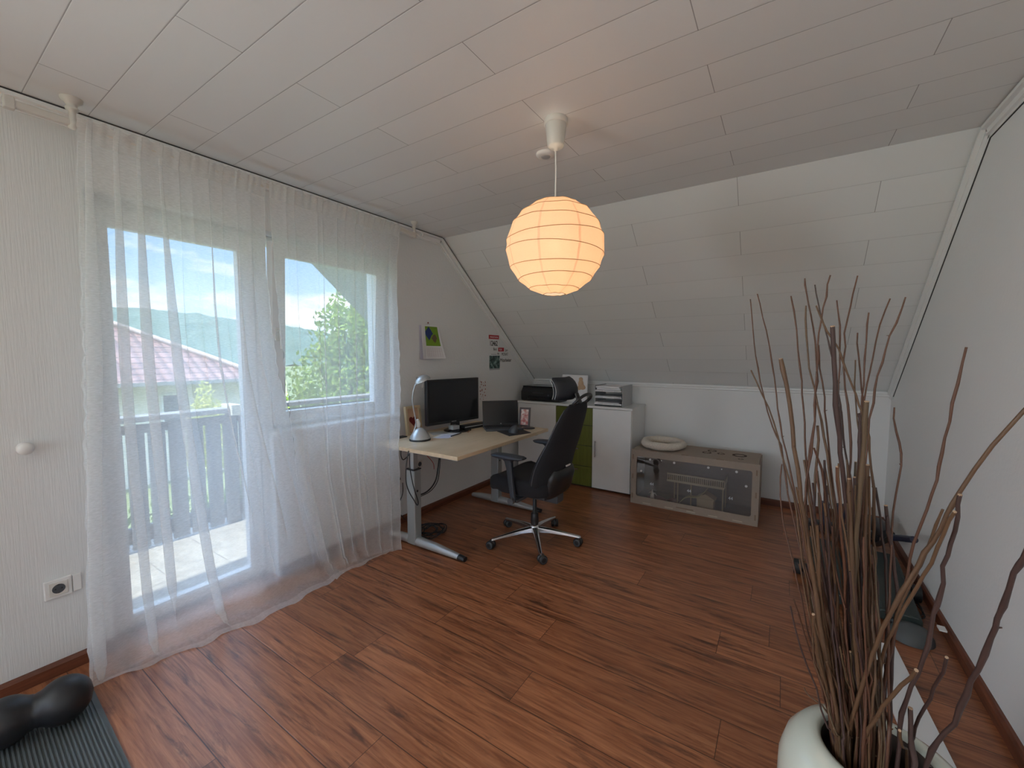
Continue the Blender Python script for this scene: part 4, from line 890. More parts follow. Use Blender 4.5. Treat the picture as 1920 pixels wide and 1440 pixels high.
MB().box(BX0, BX1, BY1 - .008, BY1, 0, BZ - .008).build('back_panel', M['mdf'], en); MB().box(BX0, BX1, BY0 + .008, BY1, 0, .008).build('floor_panel', M['mdf'], en)
MB().box(BX0 + .01, BX1 - .01, BY0 + .008, BY1 + .01, BZ - .008, BZ).build('lid', M['mdf'], en)
jt = plain('darker_mdf_joints', (.24, .17, .125), .8)
for x in (1.60, 1.86, 2.13): MB().box(x - .028, x + .028, BY0 - .001, BY0 + .010, BZ - .001, BZ + .004).build('joint_tab', jt, en)
for z in (.07, .25, .43): MB().box(BX0 + .012, BX0 + .022, BY0 - .0025, BY0, z - .022, z + .022).build('joint_tab', jt, en); MB().box(BX1 - .026, BX1 - .014, BY0 - .0025, BY0, z - .022, z + .022).build('joint_tab', jt, en)
MB().box(1.80, 1.94, BY0 - .0025, BY0, .030, .040).build('joint_tab', jt, en)
jt = plain('pale_joint_wood', (.50, .41, .32), .8)
for (u, v) in [(1.55, .018), (1.74, .018), (1.92, .018), (2.09, .018), (2.27, .018)]: MB().box(u - .035, u + .035, BY0 - .0015, BY0, v - .004, v + .004).build('joint_tab', jt, en)
# cut-out rosettes of the lid, as flat dark pieces on top
m = MB()
for (cx, cy, rr, nn) in ((2.03, 4.03, .030, 6), (2.00, 3.93, .030, 6), (2.11, 3.95, .024, 5), (2.25, 3.97, .045, 8), (2.27, 3.83, .016, 5)):
    for k in range(nn):
        a = 2 * math.pi * k / nn; c = Vector((cx + rr * math.cos(a), cy + rr * math.sin(a), BZ + .0006)); m.obox(c, rr * .95, rr * .42, .0010, rotz(a + R(90)))
m.build('lid_cutouts', M['mdfdark'], en)
# vent grommets and white stickers on the pane
for (px, py) in ((1219, 862), (1264, 868), (1328, 877), (1353, 880), (1381, 885), (1202, 883), (1399, 912), (1240, 864)):
    p = at(px, py, 1, BY0 + .004); MB().disc((p.x, BY0 + .009, p.z), .0095 if px not in (1353, 1240) else .005, (0, -1, 0), 16, .004).build('vent_dot', M['cream'], en)
for (px, py) in ((1223, 908), (1293, 921), (1371, 935)):
    p = at(px, py, 1, BY0 + .006); crv('pane_mark', '44', .038, (p.x - .022, BY0 + .0085, p.z - .012), (R(90), 0, 0), M['white'], en, .0004, 'LEFT', .9)
# inside the enclosure, each a thing of its own
pfm = thing('pet_platform', (1.93, 3.93, .008), 'plywood platform with a fence on posts inside the enclosure', 'platform')
MB().box(1.70, 2.16, 3.80, 4.05, .232, .240).build('deck', M['ply'], pfm)
m = MB()
for k in range(29): x = 1.705 + k * .0162; m.box(x, x + .006, 3.797, 3.801, .24, .295)
m.box(1.70, 2.16, 3.796, 3.802, .293, .305); m.box(1.70, 2.16, 3.796, 3.802, .228, .246)
for k in range(12): y = 3.81 + k * .02; m.box(2.156, 2.160, y, y + .008, .24, .295)
m.box(2.155, 2.161, 3.80, 4.05, .293, .305); m.build('fence', plain('pale_fence_wood', (.66, .56, .38), .7), pfm)
for x, y in ((1.79, 3.82), (1.90, 3.82), (2.15, 3.81), (2.15, 4.03), (1.72, 4.03)): MB().box(x - .005, x + .005, y - .005, y + .005, .008, .232).build('leg', M['ply'], pfm)
m = MB(); n = 14; vs = []
for i in range(n + 1):
    t = i / n; x = 1.80 + .24 * t; z = .03 + .20 * t + .03 * math.sin(t * 6.28); vs += [(x, 3.75, z), (x, 3.80, z), (x, 3.75, z + .006), (x, 3.80, z + .006)]
for i in range(n): b_ = 4 * i; m.add([vs[b_ + q] for q in (0, 1, 2, 3, 4, 5, 6, 7)], [(0, 1, 5, 4), (2, 6, 7, 3), (0, 4, 6, 2), (1, 3, 7, 5)])
m.build('ramp', plain('yellowish_ramp', (.56, .48, .24), .7), pfm)
hs_ = thing('pet_house', (2.02, 3.80, .008), 'small pale plywood house under the platform in the enclosure', 'pet house')
m = MB(); m.box(1.955, 2.085, 3.77, 3.775, .008, .125); m.box(1.955, 1.96, 3.775, 3.88, .008, .125); m.box(2.08, 2.085, 3.775, 3.88, .008, .125); m.box(1.95, 2.09, 3.765, 3.885, .125, .131); m.build('walls', M['ply'], hs_)
MB().prism([(1.93 + .02, .131), (2.10, .131), (2.02, .175)], 3.77, 3.88, 1).build('gable', M['ply'], hs_)
rg = thing('fabric_hammock', (1.62, 3.83, .008), 'rose and cream folded cloth lying on the left in the enclosure', 'cloth'); m = MB(); vs = []; n = 12
for i in range(n + 1):
    for j in range(n + 1):
        u, v = i / n, j / n; vs.append((1.53 + .25 * u + .01 * math.sin(9 * v), 3.76 + .16 * v, .012 + .030 * abs(math.sin(6 * u + 3 * v)) + .035 * u * (1 - v)))
m.add(vs, [(i * (n + 1) + j, (i + 1) * (n + 1) + j, (i + 1) * (n + 1) + j + 1, i * (n + 1) + j + 1) for i in range(n) for j in range(n)], True); m.build('cloth', fabric('rose_cloth', (.48, .30, .28), 60, .4), rg)
ps = thing('soft_toy', (1.575, 3.80, .03), 'small white pointed toy standing on the rose cloth in the enclosure', 'toy'); MB().lathe([(.020, .0), (.016, .04), (.008, .075), (.001, .095)], (1.575, 3.80, .035), 12).build('body', M['plush'], ps); MB().tube([(1.54, 3.80, .085), (1.56, 3.80, .10), (1.575, 3.80, .092), (1.60, 3.80, .098), (1.615, 3.80, .075)], [.002, .006, .008, .006, .002], 7).build('arms', M['plush'], ps)
tag(MB().prism([(2.16, 3.76), (2.30, 3.74), (2.31, 3.80), (2.20, 3.83)], .008, .022, 2).build('bark_slab', M['ply']), 'flat wooden piece on the right floor of the enclosure', 'wood piece')
sb = thing('drinking_bottle', (1.53, 3.9, .40), 'dark tube hanging in the upper left corner of the enclosure', 'bottle'); MB().tube([(1.48, 4.02, .455), (1.60, 3.90, .395)], .014, 12).build('tube', M['greypl'], sb); MB().tube([(1.60, 3.90, .395), (1.63, 3.87, .375)], [.007, .004], 8).build('spout', M['black'], sb)
MB().tube([(1.47, 4.03, .46), (1.462, 4.13, .462)], .005, 6).build('clip', M['black'], sb)
# plush ring bed on the lid
dn = thing('ring_bed', (1.628, 3.925, BZ), 'cream plush ring-shaped pet bed on top of the enclosure', 'pet bed')
m = MB(); cc = Vector((1.630, 3.925, BZ + .041)); nA, nB = 56, 14; vs = []
for i in range(nA):
    a = 2 * math.pi * i / nA; rr = .162 + .004 * math.sin(a * 3); tr_ = .036 + .002 * math.sin(a * 7) + .0015 * math.sin(a * 13)
    for k in range(nB): b_ = 2 * math.pi * k / nB; vs.append(cc + Vector(((rr + tr_ * math.cos(b_)) * math.cos(a), (rr + tr_ * math.cos(b_)) * math.sin(a), tr_ * math.sin(b_) * .95)))
m.add(vs, [(i * nB + k, ((i + 1) % nA) * nB + k, ((i + 1) % nA) * nB + (k + 1) % nB, i * nB + (k + 1) % nB) for i in range(nA) for k in range(nB)], True); m.build('ring', M['plush'], dn)
MB().lathe([(.150, BZ + .002), (.148, BZ + .012), (.08, BZ + .018), (.001, BZ + .014)], (1.63, 3.925, 0), 40).build('cushion', fabric('beige_fleece', (.58, .50, .40), 90, .6), dn)
MB().box(1.770, 1.80, 3.975, 4.0, BZ + .055, BZ + .066).build('label_tag', M['paper'], dn)

# ------------------------------------------------------------------ office chair (local frame: x forward, y to its left)
ch = thing('office_chair', (1.067, 2.534, 0), 'black high-backed office chair with headrest and polished five-star base at the desk', 'chair', rz=R(179))
def loft(m, secs, smooth_=True, caps=True):
    """secs: list of closed rings with equal vertex count"""
    n = len(secs[0]); vs = [v for s_ in secs for v in s_]
    m.add(vs, [(i * n + k, i * n + (k + 1) % n, (i + 1) * n + (k + 1) % n, (i + 1) * n + k) for i in range(len(secs) - 1) for k in range(n)], smooth_)
    if caps: m.add(secs[0], [tuple(range(n - 1, -1, -1))], smooth_); m.add(secs[-1], [tuple(range(n))], smooth_)
    return m
def sup(a, b, e, k, n):
    t = 2 * math.pi * k / n; c, s_ = math.cos(t), math.sin(t)
    return (math.copysign(abs(c) ** (2 / e), c) * a, math.copysign(abs(s_) ** (2 / e), s_) * b)
hub = MB(); hub.lathe([(.032, .070), (.036, .085), (.036, .118), (.026, .128)], (0, 0, 0), 28); hb = hub.build('base_hub', M['alu'], ch, local=True)
for k in range(5):
    a = R(-53 + 72 * k - 179); q = rotz(a)
    def rect(r, w_, z0, z1, h): return [q @ Vector((r, -w_, z0)), q @ Vector((r, w_, z0)), q @ Vector((r, w_ * .8, z1 - h)), q @ Vector((r, w_ * .3, z1)), q @ Vector((r, -w_ * .3, z1)), q @ Vector((r, -w_ * .8, z1 - h))]
    m = MB(); loft(m, [rect(.028, .026, .078, .118, .006), rect(.12, .022, .080, .110, .006), rect(.25, .016, .070, .090, .005), rect(.322, .013, .062, .078, .004), rect(.332, .009, .062, .074, .003)], False)
    m.build('base_leg', M['alu'], ch, local=True, bevel=.003)
    c = q @ Vector((.325, 0, 0)); wa = a + R(20 + 50 * k); ax = Vector((math.cos(wa), math.sin(wa), 0)); c2 = c + Vector((-ax.y, ax.x, 0)) * .012; qm = ax.to_track_quat('Z', 'Y').to_matrix()
    m = MB()
    for sgn in (-1, 1): m.lathe([(.020, .004), (.0285, .006), (.0300, .012), (.0300, .020), (.026, .025), (.008, .027)], c2 + Vector((0, 0, .030)), 22, qm if sgn > 0 else (-ax).to_track_quat('Z', 'Y').to_matrix())
    cs = m.build('caster', M['black'], ch, local=True)
    m = MB(); m.tube([c2 + Vector((0, 0, .030)) - ax * .004, c2 + Vector((0, 0, .030)) + ax * .004], .026, 16); m.tube([c + Vector((0, 0, .045)), c + Vector((0, 0, .068))], .008, 10)
    for sgn in (-1, 1): m.lathe([(.023, .0), (.020, .0015), (.016, .0)], c2 + Vector((0, 0, .030)) + ax * (.0255 * sgn), 20, (ax * sgn).to_track_quat('Z', 'Y').to_matrix())
    m.build('fork', M['greypl'], cs, local=True)
MB().lathe([(.026, .125), (.030, .16), (.027, .21), (.024, .215), (.014, .22), (.014, .36)], (0, 0, 0), 24).build('gas_column', M['black'], ch, local=True)
m = MB(); m.box(-.13, .16, -.085, .085, .345, .405); m.box(-.21, -.10, -.05, .05, .33, .40); m.box(-.02, .05, -.20, .20, .375, .40); m.build('mechanism', M['greypl'], ch, local=True, bevel=.012)
m = MB(); m.tube([(.03, -.16, .37), (.03, -.27, .355)], .008, 8); m.tube([(.05, .14, .37), (.05, .25, .35)], .008, 8); m.build('lever', M['black'], ch, local=True)
# seat cushion
m = MB(); n = 40; secs = []
for z, sc_ in ((.400, .84), (.408, .94), (.425, .99), (.455, 1.0), (.480, .985), (.494, .93), (.500, .80)):
    r_ = []
    for k in range(n):
        a, b_ = sup(.250 * sc_, .245 * sc_, 4.2, k, n); zz_ = z + .020 * smooth((abs(b_) - .10) / .14) * (z > .46) + (-.030 * smooth((a - .12) / .13) + .012) * (1 if a > .10 else 0) * .9
        r_.append(Vector((a + .035, b_, zz_)))
    secs.append(r_)
loft(m, secs).build('seat', M['chairfab'], ch, local=True)
# backrest: tall shell, curved round the sitter, leaning back
def back(off0, off1, z0, z1, hw, n=36, lumb=True, lean=.175, a0_=-.150):
    secs = []; K = 16
    for i in range(K + 1):
        t = i / K; z = lerp(z0, z1, t); e = math.sin(math.pi * min(1, max(0, t)))
        cap = (min(1, t / .09) ** .5) * (min(1, (1 - t) / .08) ** .5); cap = max(cap, .25)
        wd = interp(hw, t) * (.80 + .20 * cap); th = interp([(0, .040), (.12, .062), (.3, .060), (.6, .038), (1, .026)], t) * (.35 + .65 * cap)
        ctr = a0_ - lean * t - (.030 * math.sin(math.pi * min(1, t * 1.7)) if lumb else 0) * -.6 - .02 * t * t
        r_ = []
        for k in range(n):
            a, b_ = sup(th, wd, 3.0, k, n); curve = .048 * (b_ / .24) ** 2 * (1.0 - .3 * t)
            r_.append(Vector((ctr + a + curve, b_, z)))
        secs.append(r_)
    return loft(MB(), secs)
back(0, 0, .405, 1.035, [(0, .185), (.12, .235), (.3, .240), (.55, .225), (.8, .195), (1, .150)]).build('backrest', M['chairfab'], ch, local=True)
# outer shell at the lower back
m = MB(); secs = []
for i in range(9):
    t = i / 8; z = .385 + .20 * t; r_ = []; cap = max(.3, (min(1, t / .2) ** .5) * (min(1, (1 - t) / .25) ** .5))
    for k in range(28): a, b_ = sup(.045 * cap, .165 * (.75 + .25 * cap), 3, k, 28); r_.append(Vector((-.190 - .05 * t + a + .04 * (b_ / .24) ** 2, b_, z)))
    secs.append(r_)
loft(m, secs).build('back_shell', M['black'], ch, local=True)
# piping line down both side edges of the back
for sg in (-1, 1):
    pts = []
    for i in range(14):
        t = .10 + .85 * i / 13; z = lerp(.405, 1.035, t); wd = interp([(0, .185), (.12, .235), (.3, .240), (.55, .225), (.8, .195), (1, .150)], t)
        ctr = -.150 - .175 * t + .018 * math.sin(math.pi * min(1, t * 1.7)) - .02 * t * t; pts.append((ctr + .048 * (wd / .24) ** 2 * (1 - .3 * t) + .004, sg * (wd + .0005), z))
    MB().tube(pts, .003, 6).build('piping', M['greypl'], ch, local=True)
MB().box(-.268, -.262, -.03, .03, .60, .61).build('back_label', M['white'], ch, local=True)
# headrest
m = MB(); secs = []
for i in range(11):
    t = i / 10; z = 1.055 + .150 * t; cap = max(.35, (min(1, t / .15) ** .5) * (min(1, (1 - t) / .15) ** .5)); r_ = []
    for k in range(32): a, b_ = sup(.028 * cap, .138 * (.85 + .15 * cap) * (1 - .06 * t), 3.2, k, 32); r_.append(Vector((-.275 - .018 * math.sin(math.pi * t) + .035 * t * t + a + .055 * (b_ / .14) ** 2, b_, z + .0)))
    secs.append(r_)
hr = loft(m, secs).build('headrest', plain('grey_black_leatherette', (.016, .018, .025), .55), ch, local=True)
for sg in (-1, 1):
    for dx in (.0, -.018):
        pts = []
        for i in range(9): t = .06 + .88 * i / 8; pts.append((-.275 - .018 * math.sin(math.pi * t) + .035 * t * t + .055 + dx + .01, sg * .138 * (1 - .06 * t) * 1.002, 1.055 + .150 * t))
        MB().tube(pts, .0018, 5).build('stitching', M['lgrey'], hr, local=True)
m = MB(); m.tube([(-.31, 0, .99), (-.345, 0, 1.04), (-.32, 0, 1.10)], [.016, .014, .012], 10, sx=2.0); m.build('headrest_stem', M['black'], ch, local=True)
m = MB(); pts = []
for i in range(21):
    a = R(-180 + 360 * i / 20); pts.append((-.352 - .050 * math.cos(a) - .010 * math.sin(a) ** 2, .105 * math.sin(a), 1.060 + .048 * math.cos(a) * 1.0 - .01))
m.tube(pts, .010, 10); m.build('coat_hanger', M['black'], ch, local=True)
# armrests
for sg in (-1, 1):
    y = sg * .275
    m = MB(); secs = []
    for i, (x, w_, z0, z1) in enumerate([(-.085, .030, .672, .684), (-.06, .042, .664, .690), (.02, .046, .660, .693), (.10, .044, .660, .692), (.15, .038, .664, .688), (.172, .022, .672, .682)]):
        secs.append([Vector((x, y + p[0], (z0 + z1) / 2 + p[1])) for p in [sup(w_, (z1 - z0) / 2, 3, k, 16) for k in range(16)]])
    ap = loft(m, secs).build('armrest', plain('charcoal_armrest', (.026, .030, .040), .5) if 'charcoal_armrest' not in bpy.data.materials else bpy.data.materials['charcoal_armrest'], ch, local=True)
    m = MB(); loft(m, [[Vector((cx + p[0], y - sg * dy + p[1], z)) for p in [sup(a, b_, 3.5, k, 16) for k in range(16)]] for z, cx, a, b_, dy in ((.668, .045, .060, .022, 0), (.645, .038, .030, .018, 0), (.60, .030, .024, .016, 0), (.50, .018, .022, .015, 0), (.395, .0, .020, .014, .0), (.375, .0, .020, .014, .01))], False)
    m.build('post', bpy.data.materials['charcoal_armrest'], ap, local=True, bevel=.003)
    m = MB(); m.box(-.03, .03, min(y, sg * .14), max(y, sg * .14), .372, .392); m.build('bracket', M['greypl'], ap, local=True, bevel=.004)
    m = MB(); m.tube([(.0, y + sg * .012, .388), (.0, y + sg * .040, .388)], .022, 16); m.build('adjusting_knob', M['greypl'], ap, local=True)

# ------------------------------------------------------------------ folded fitness device behind the branches
fb = thing('fitness_stepper', (2.92, 3.05, 0), 'black fitness device with two long pads standing on the floor by the right wall', 'fitness device')
dkp = plain('dark_green_black_pad', (.020, .030, .028), .55)
def pad(x0, y0, x1, y1, w_, z0, z1, th, nm):
    a, b_ = Vector((x0, y0, z0)), Vector((x1, y1, z1)); d = (b_ - a).normalized(); s_ = Vector((-d.y, d.x, 0)).normalized(); u = s_.cross(d)
    m = MB(); sec = [(-w_ / 2, 0), (w_ / 2, 0), (w_ / 2, th * .7), (w_ / 2 - .015, th), (-w_ / 2 + .015, th), (-w_ / 2, th * .7)]
    return m.sweep(sec, a, b_, s_, u if u.z > 0 else -u).build(nm, dkp, fb, bevel=.008)
pad(2.80, 3.45, 2.80, 2.72, .17, .05, .03, .055, 'foot_pad'); pad(3.09, 3.42, 3.06, 2.68, .17, .05, .03, .055, 'foot_pad')
m = MB(); m.tube([(2.655, 3.05, .045), (3.20, 3.05, .045)], .028, 14); m.build('cross_bar', M['black'], fb)
for x in (2.655, 3.19): MB().tube([(x - .02, 3.05, .045), (x + .02, 3.05, .045)], .044, 16).build('end_roller', M['rubber'], fb)
m = MB(); m.box(2.70, 3.16, 3.86, 3.94, .0, .075); m.build('rear_base', M['black'], fb, bevel=.01)
MB().tube([(2.92, 2.75, .03), (2.93, 3.4, .07), (2.93, 3.90, .09)], .03, 10).build('main_beam', M['black'], fb)
for x in (2.84, 2.935): MB().box(x - .026, x + .026, 3.86, 3.92, .05, .235).build('upright', plain('blue_black_upright', (.025, .028, .05), .5) if 'blue_black_upright' not in bpy.data.materials else bpy.data.materials['blue_black_upright'], fb, bevel=.008)
m = MB(); m.tube([(3.02, 3.88, .09), (3.06, 3.80, .17), (3.11, 3.66, .20), (3.14, 3.50, .19)], [.03, .045, .05, .04], 12); m.build('resistance_cylinder', M['black'], fb)
m = MB(); m.tube([at(1672, 1008, 0, 3.10), at(1690, 1009, 0, 3.13), at(1714, 1012, 0, 3.15)], .018, 12); m.build('handle', plain('blue_black_grip', (.02, .022, .045), .5), fb)
MB().tube([(3.10, 3.55, .10), at(1672, 1008, 0, 3.10)], .014, 8).build('handle_rod', M['black'], fb)
m = MB(); m.lathe([(.085, 0), (.082, .02), (.06, .05), (.02, .065), (.001, .066)], (3.095, 2.635, 0), 28); m.build('round_foot', plain('worn_grey_rubber', (.075, .082, .085), .6), fb)
MB().tube([(2.93, 2.76, .04), (3.09, 2.64, .04)], .018, 8).build('foot_bar', M['black'], fb)
pts = [(3.16 + .035 * math.cos(i * .7), 2.88 + .09 * math.sin(i * .7) + .004 * i, .006 + .012 * abs(math.sin(i * 1.1))) for i in range(22)]
cable('cable', 'thin black cable curled on the floor by the right baseboard', pts, .0025, n=3)
tag(MB().box(3.195, 3.222, 2.66, 2.70, .058, .066).build('white_clip', M['white']), 'small white clip lying on top of the right baseboard', 'clip')
# white board strip on the floor along the right wall
a = Vector((3.016, 2.50, 0)); b_ = Vector((3.108, 1.05, 0)); d = (b_ - a).normalized(); s_ = Vector((d.y, -d.x, 0))
m = MB(); m.sweep([(0, 0), (.115, 0), (.115, .010), (0, .010)], a, b_, s_, (0, 0, 1)); tag(m.build('white_board', M['mirror'], bevel=.001), 'long white board lying on the floor between vase and right wall', 'board')

# ------------------------------------------------------------------ vase with branches
VC = Vector((2.748, 1.190, 0)); VZ = .455
vs_ = thing('floor_vase', VC, 'pale green-white glazed floor vase holding the branches in the right corner', 'vase')
gl = NT('pale_celadon_glaze'); n_ = gl.noise(gl.obj(), 6, 3); gl.bsdf(gl.mix(n_, (.56, .60, .52), (.64, .67, .60)), .22, 0, None, .5); 
prof = [(.001, 0), (.115, 0), (.130, .015), (.155, .10), (.178, .20), (.190, .30), (.188, .36), (.176, .405), (.155, .435), (.130, .451), (.116, .455), (.108, .452), (.105, .442)]
MB().lathe(prof, VC, 64, None, False).build('body', gl.m, vs_)
MB().lathe([(.105, .442), (.108, .40), (.16, .33), (.165, .20), (.12, .03), (.001, .02)], VC, 48, None, False).build('inside', plain('dark_unglazed_inside', (.10, .075, .06), .9), vs_)
def bark(name, a, b):
    t = NT(name); o = t.obj(); n = t.noise(t.map(o, (60, 60, 12)), 1, 4, .6); n2 = t.noise(o, 9, 2)
    c = t.mix(n, a, b); c = t.mix(t.math('MULTIPLY', n2, .4), c, tuple(v * .55 for v in a)); t.bsdf(c, .55, 0, t.bump(n, .5, .003)); return t.m
BK = [bark('red_brown_bark', (.070, .027, .014), (.145, .058, .030)), bark('brown_bark', (.078, .038, .018), (.155, .082, .040)), bark('dark_violet_bark', (.036, .018, .016), (.080, .040, .032)), bark('olive_brown_bark', (.075, .045, .022), (.14, .088, .046))]
cutm = plain('pale_cut_wood', (.50, .34, .22), .8)
GB = 'dry branches standing in the vase'
brnd = random.Random(21); NB = [0]
def branch(px, ytip, r0, r1, mat, label=None, ybase=None, cut=False, basepx=None):
    thick = r0 > .0035; r0 *= .72 if thick else .92; r1 *= .72 if thick else .80
    """px: outline waypoints tip->lower end; depth runs from ytip to the vase"""
    P = []; n = len(px)
    yb = ybase if ybase is not None else VC.y + brnd.uniform(-.06, .07)
    y0p = px[0][1]; y1p = px[-1][1]
    for (a, b) in px:
        t = (b - y0p) / max(1, (y1p - y0p)); P.append(at(a, b, 1, lerp(ytip, yb, t)))
    # carry on down into the vase
    lo = P[-1]; d = (P[-1] - P[-2]).normalized()
    if lo.z > VZ + .004:
        if lo.z < VZ + .35 or True:
            tgt = Vector((VC.x + max(-.085, min(.085, lo.x - VC.x)), VC.y + max(-.07, min(.07, lo.y - VC.y)), VZ))
            k = math.hypot(tgt.x - VC.x, tgt.y - VC.y)
            if k > .088: tgt.x = VC.x + (tgt.x - VC.x) * .088 / k; tgt.y = VC.y + (tgt.y - VC.y) * .088 / k
            P.append(tgt)
    lo = P[-1]; end = Vector((VC.x + (lo.x - VC.x) * .55 + brnd.uniform(-.02, .02), VC.y + (lo.y - VC.y) * .55 + brnd.uniform(-.02, .02), .045 + brnd.random() * .05)); P.append(end)
    out = []
    for i in range(len(P) - 1):
        a, b, c, e = P[max(i - 1, 0)], P[i], P[i + 1], P[min(i + 2, len(P) - 1)]; L_ = (c - b).length; q = max(2, int(L_ / .035))
        for k in range(q): t = k / q; out.append(.5 * ((2 * b) + (c - a) * t + (2 * a - 5 * b + 4 * c - e) * t * t + (3 * b - a - 3 * c + e) * t ** 3))
    out.append(P[-1]); m_ = len(out); rs = []
    for i in range(m_):
        t = i / (m_ - 1); r = lerp(r0, r1, t); knot = brnd.random()
        if knot < .22 and 0 < i < m_ - 1: r *= 1.28
        rs.append(r)
        if 0 < i < m_ - 1: out[i] = out[i] + Vector((brnd.gauss(0, 1), brnd.gauss(0, 1), 0)) * (.0011 if out[i].z > VZ else 0)
    m = MB(); m.tube(out, rs, 7)
    for _ in range(3):
        i = brnd.randrange(1, m_ - 1)
        if out[i].z > VZ: dd = Vector((brnd.gauss(0, 1), brnd.gauss(0, 1), .6)).normalized(); m.tube([out[i], out[i] + dd * (rs[i] + .004)], [rs[i] * .6, rs[i] * .3], 5)
    o = m.build('dry_branch', BK[mat]); NB[0] += 1
    tag(o, label or 'brown dry branch in the dense bundle standing in the vase', 'branch', GB)
    if cut: c_ = MB(); dd = (out[0] - out[1]).normalized(); c_.tube([out[0] - dd * .001, out[0] + dd * .0012], rs[0] * .96, 7); c_.build('cut_end', cutm, o)
    return o
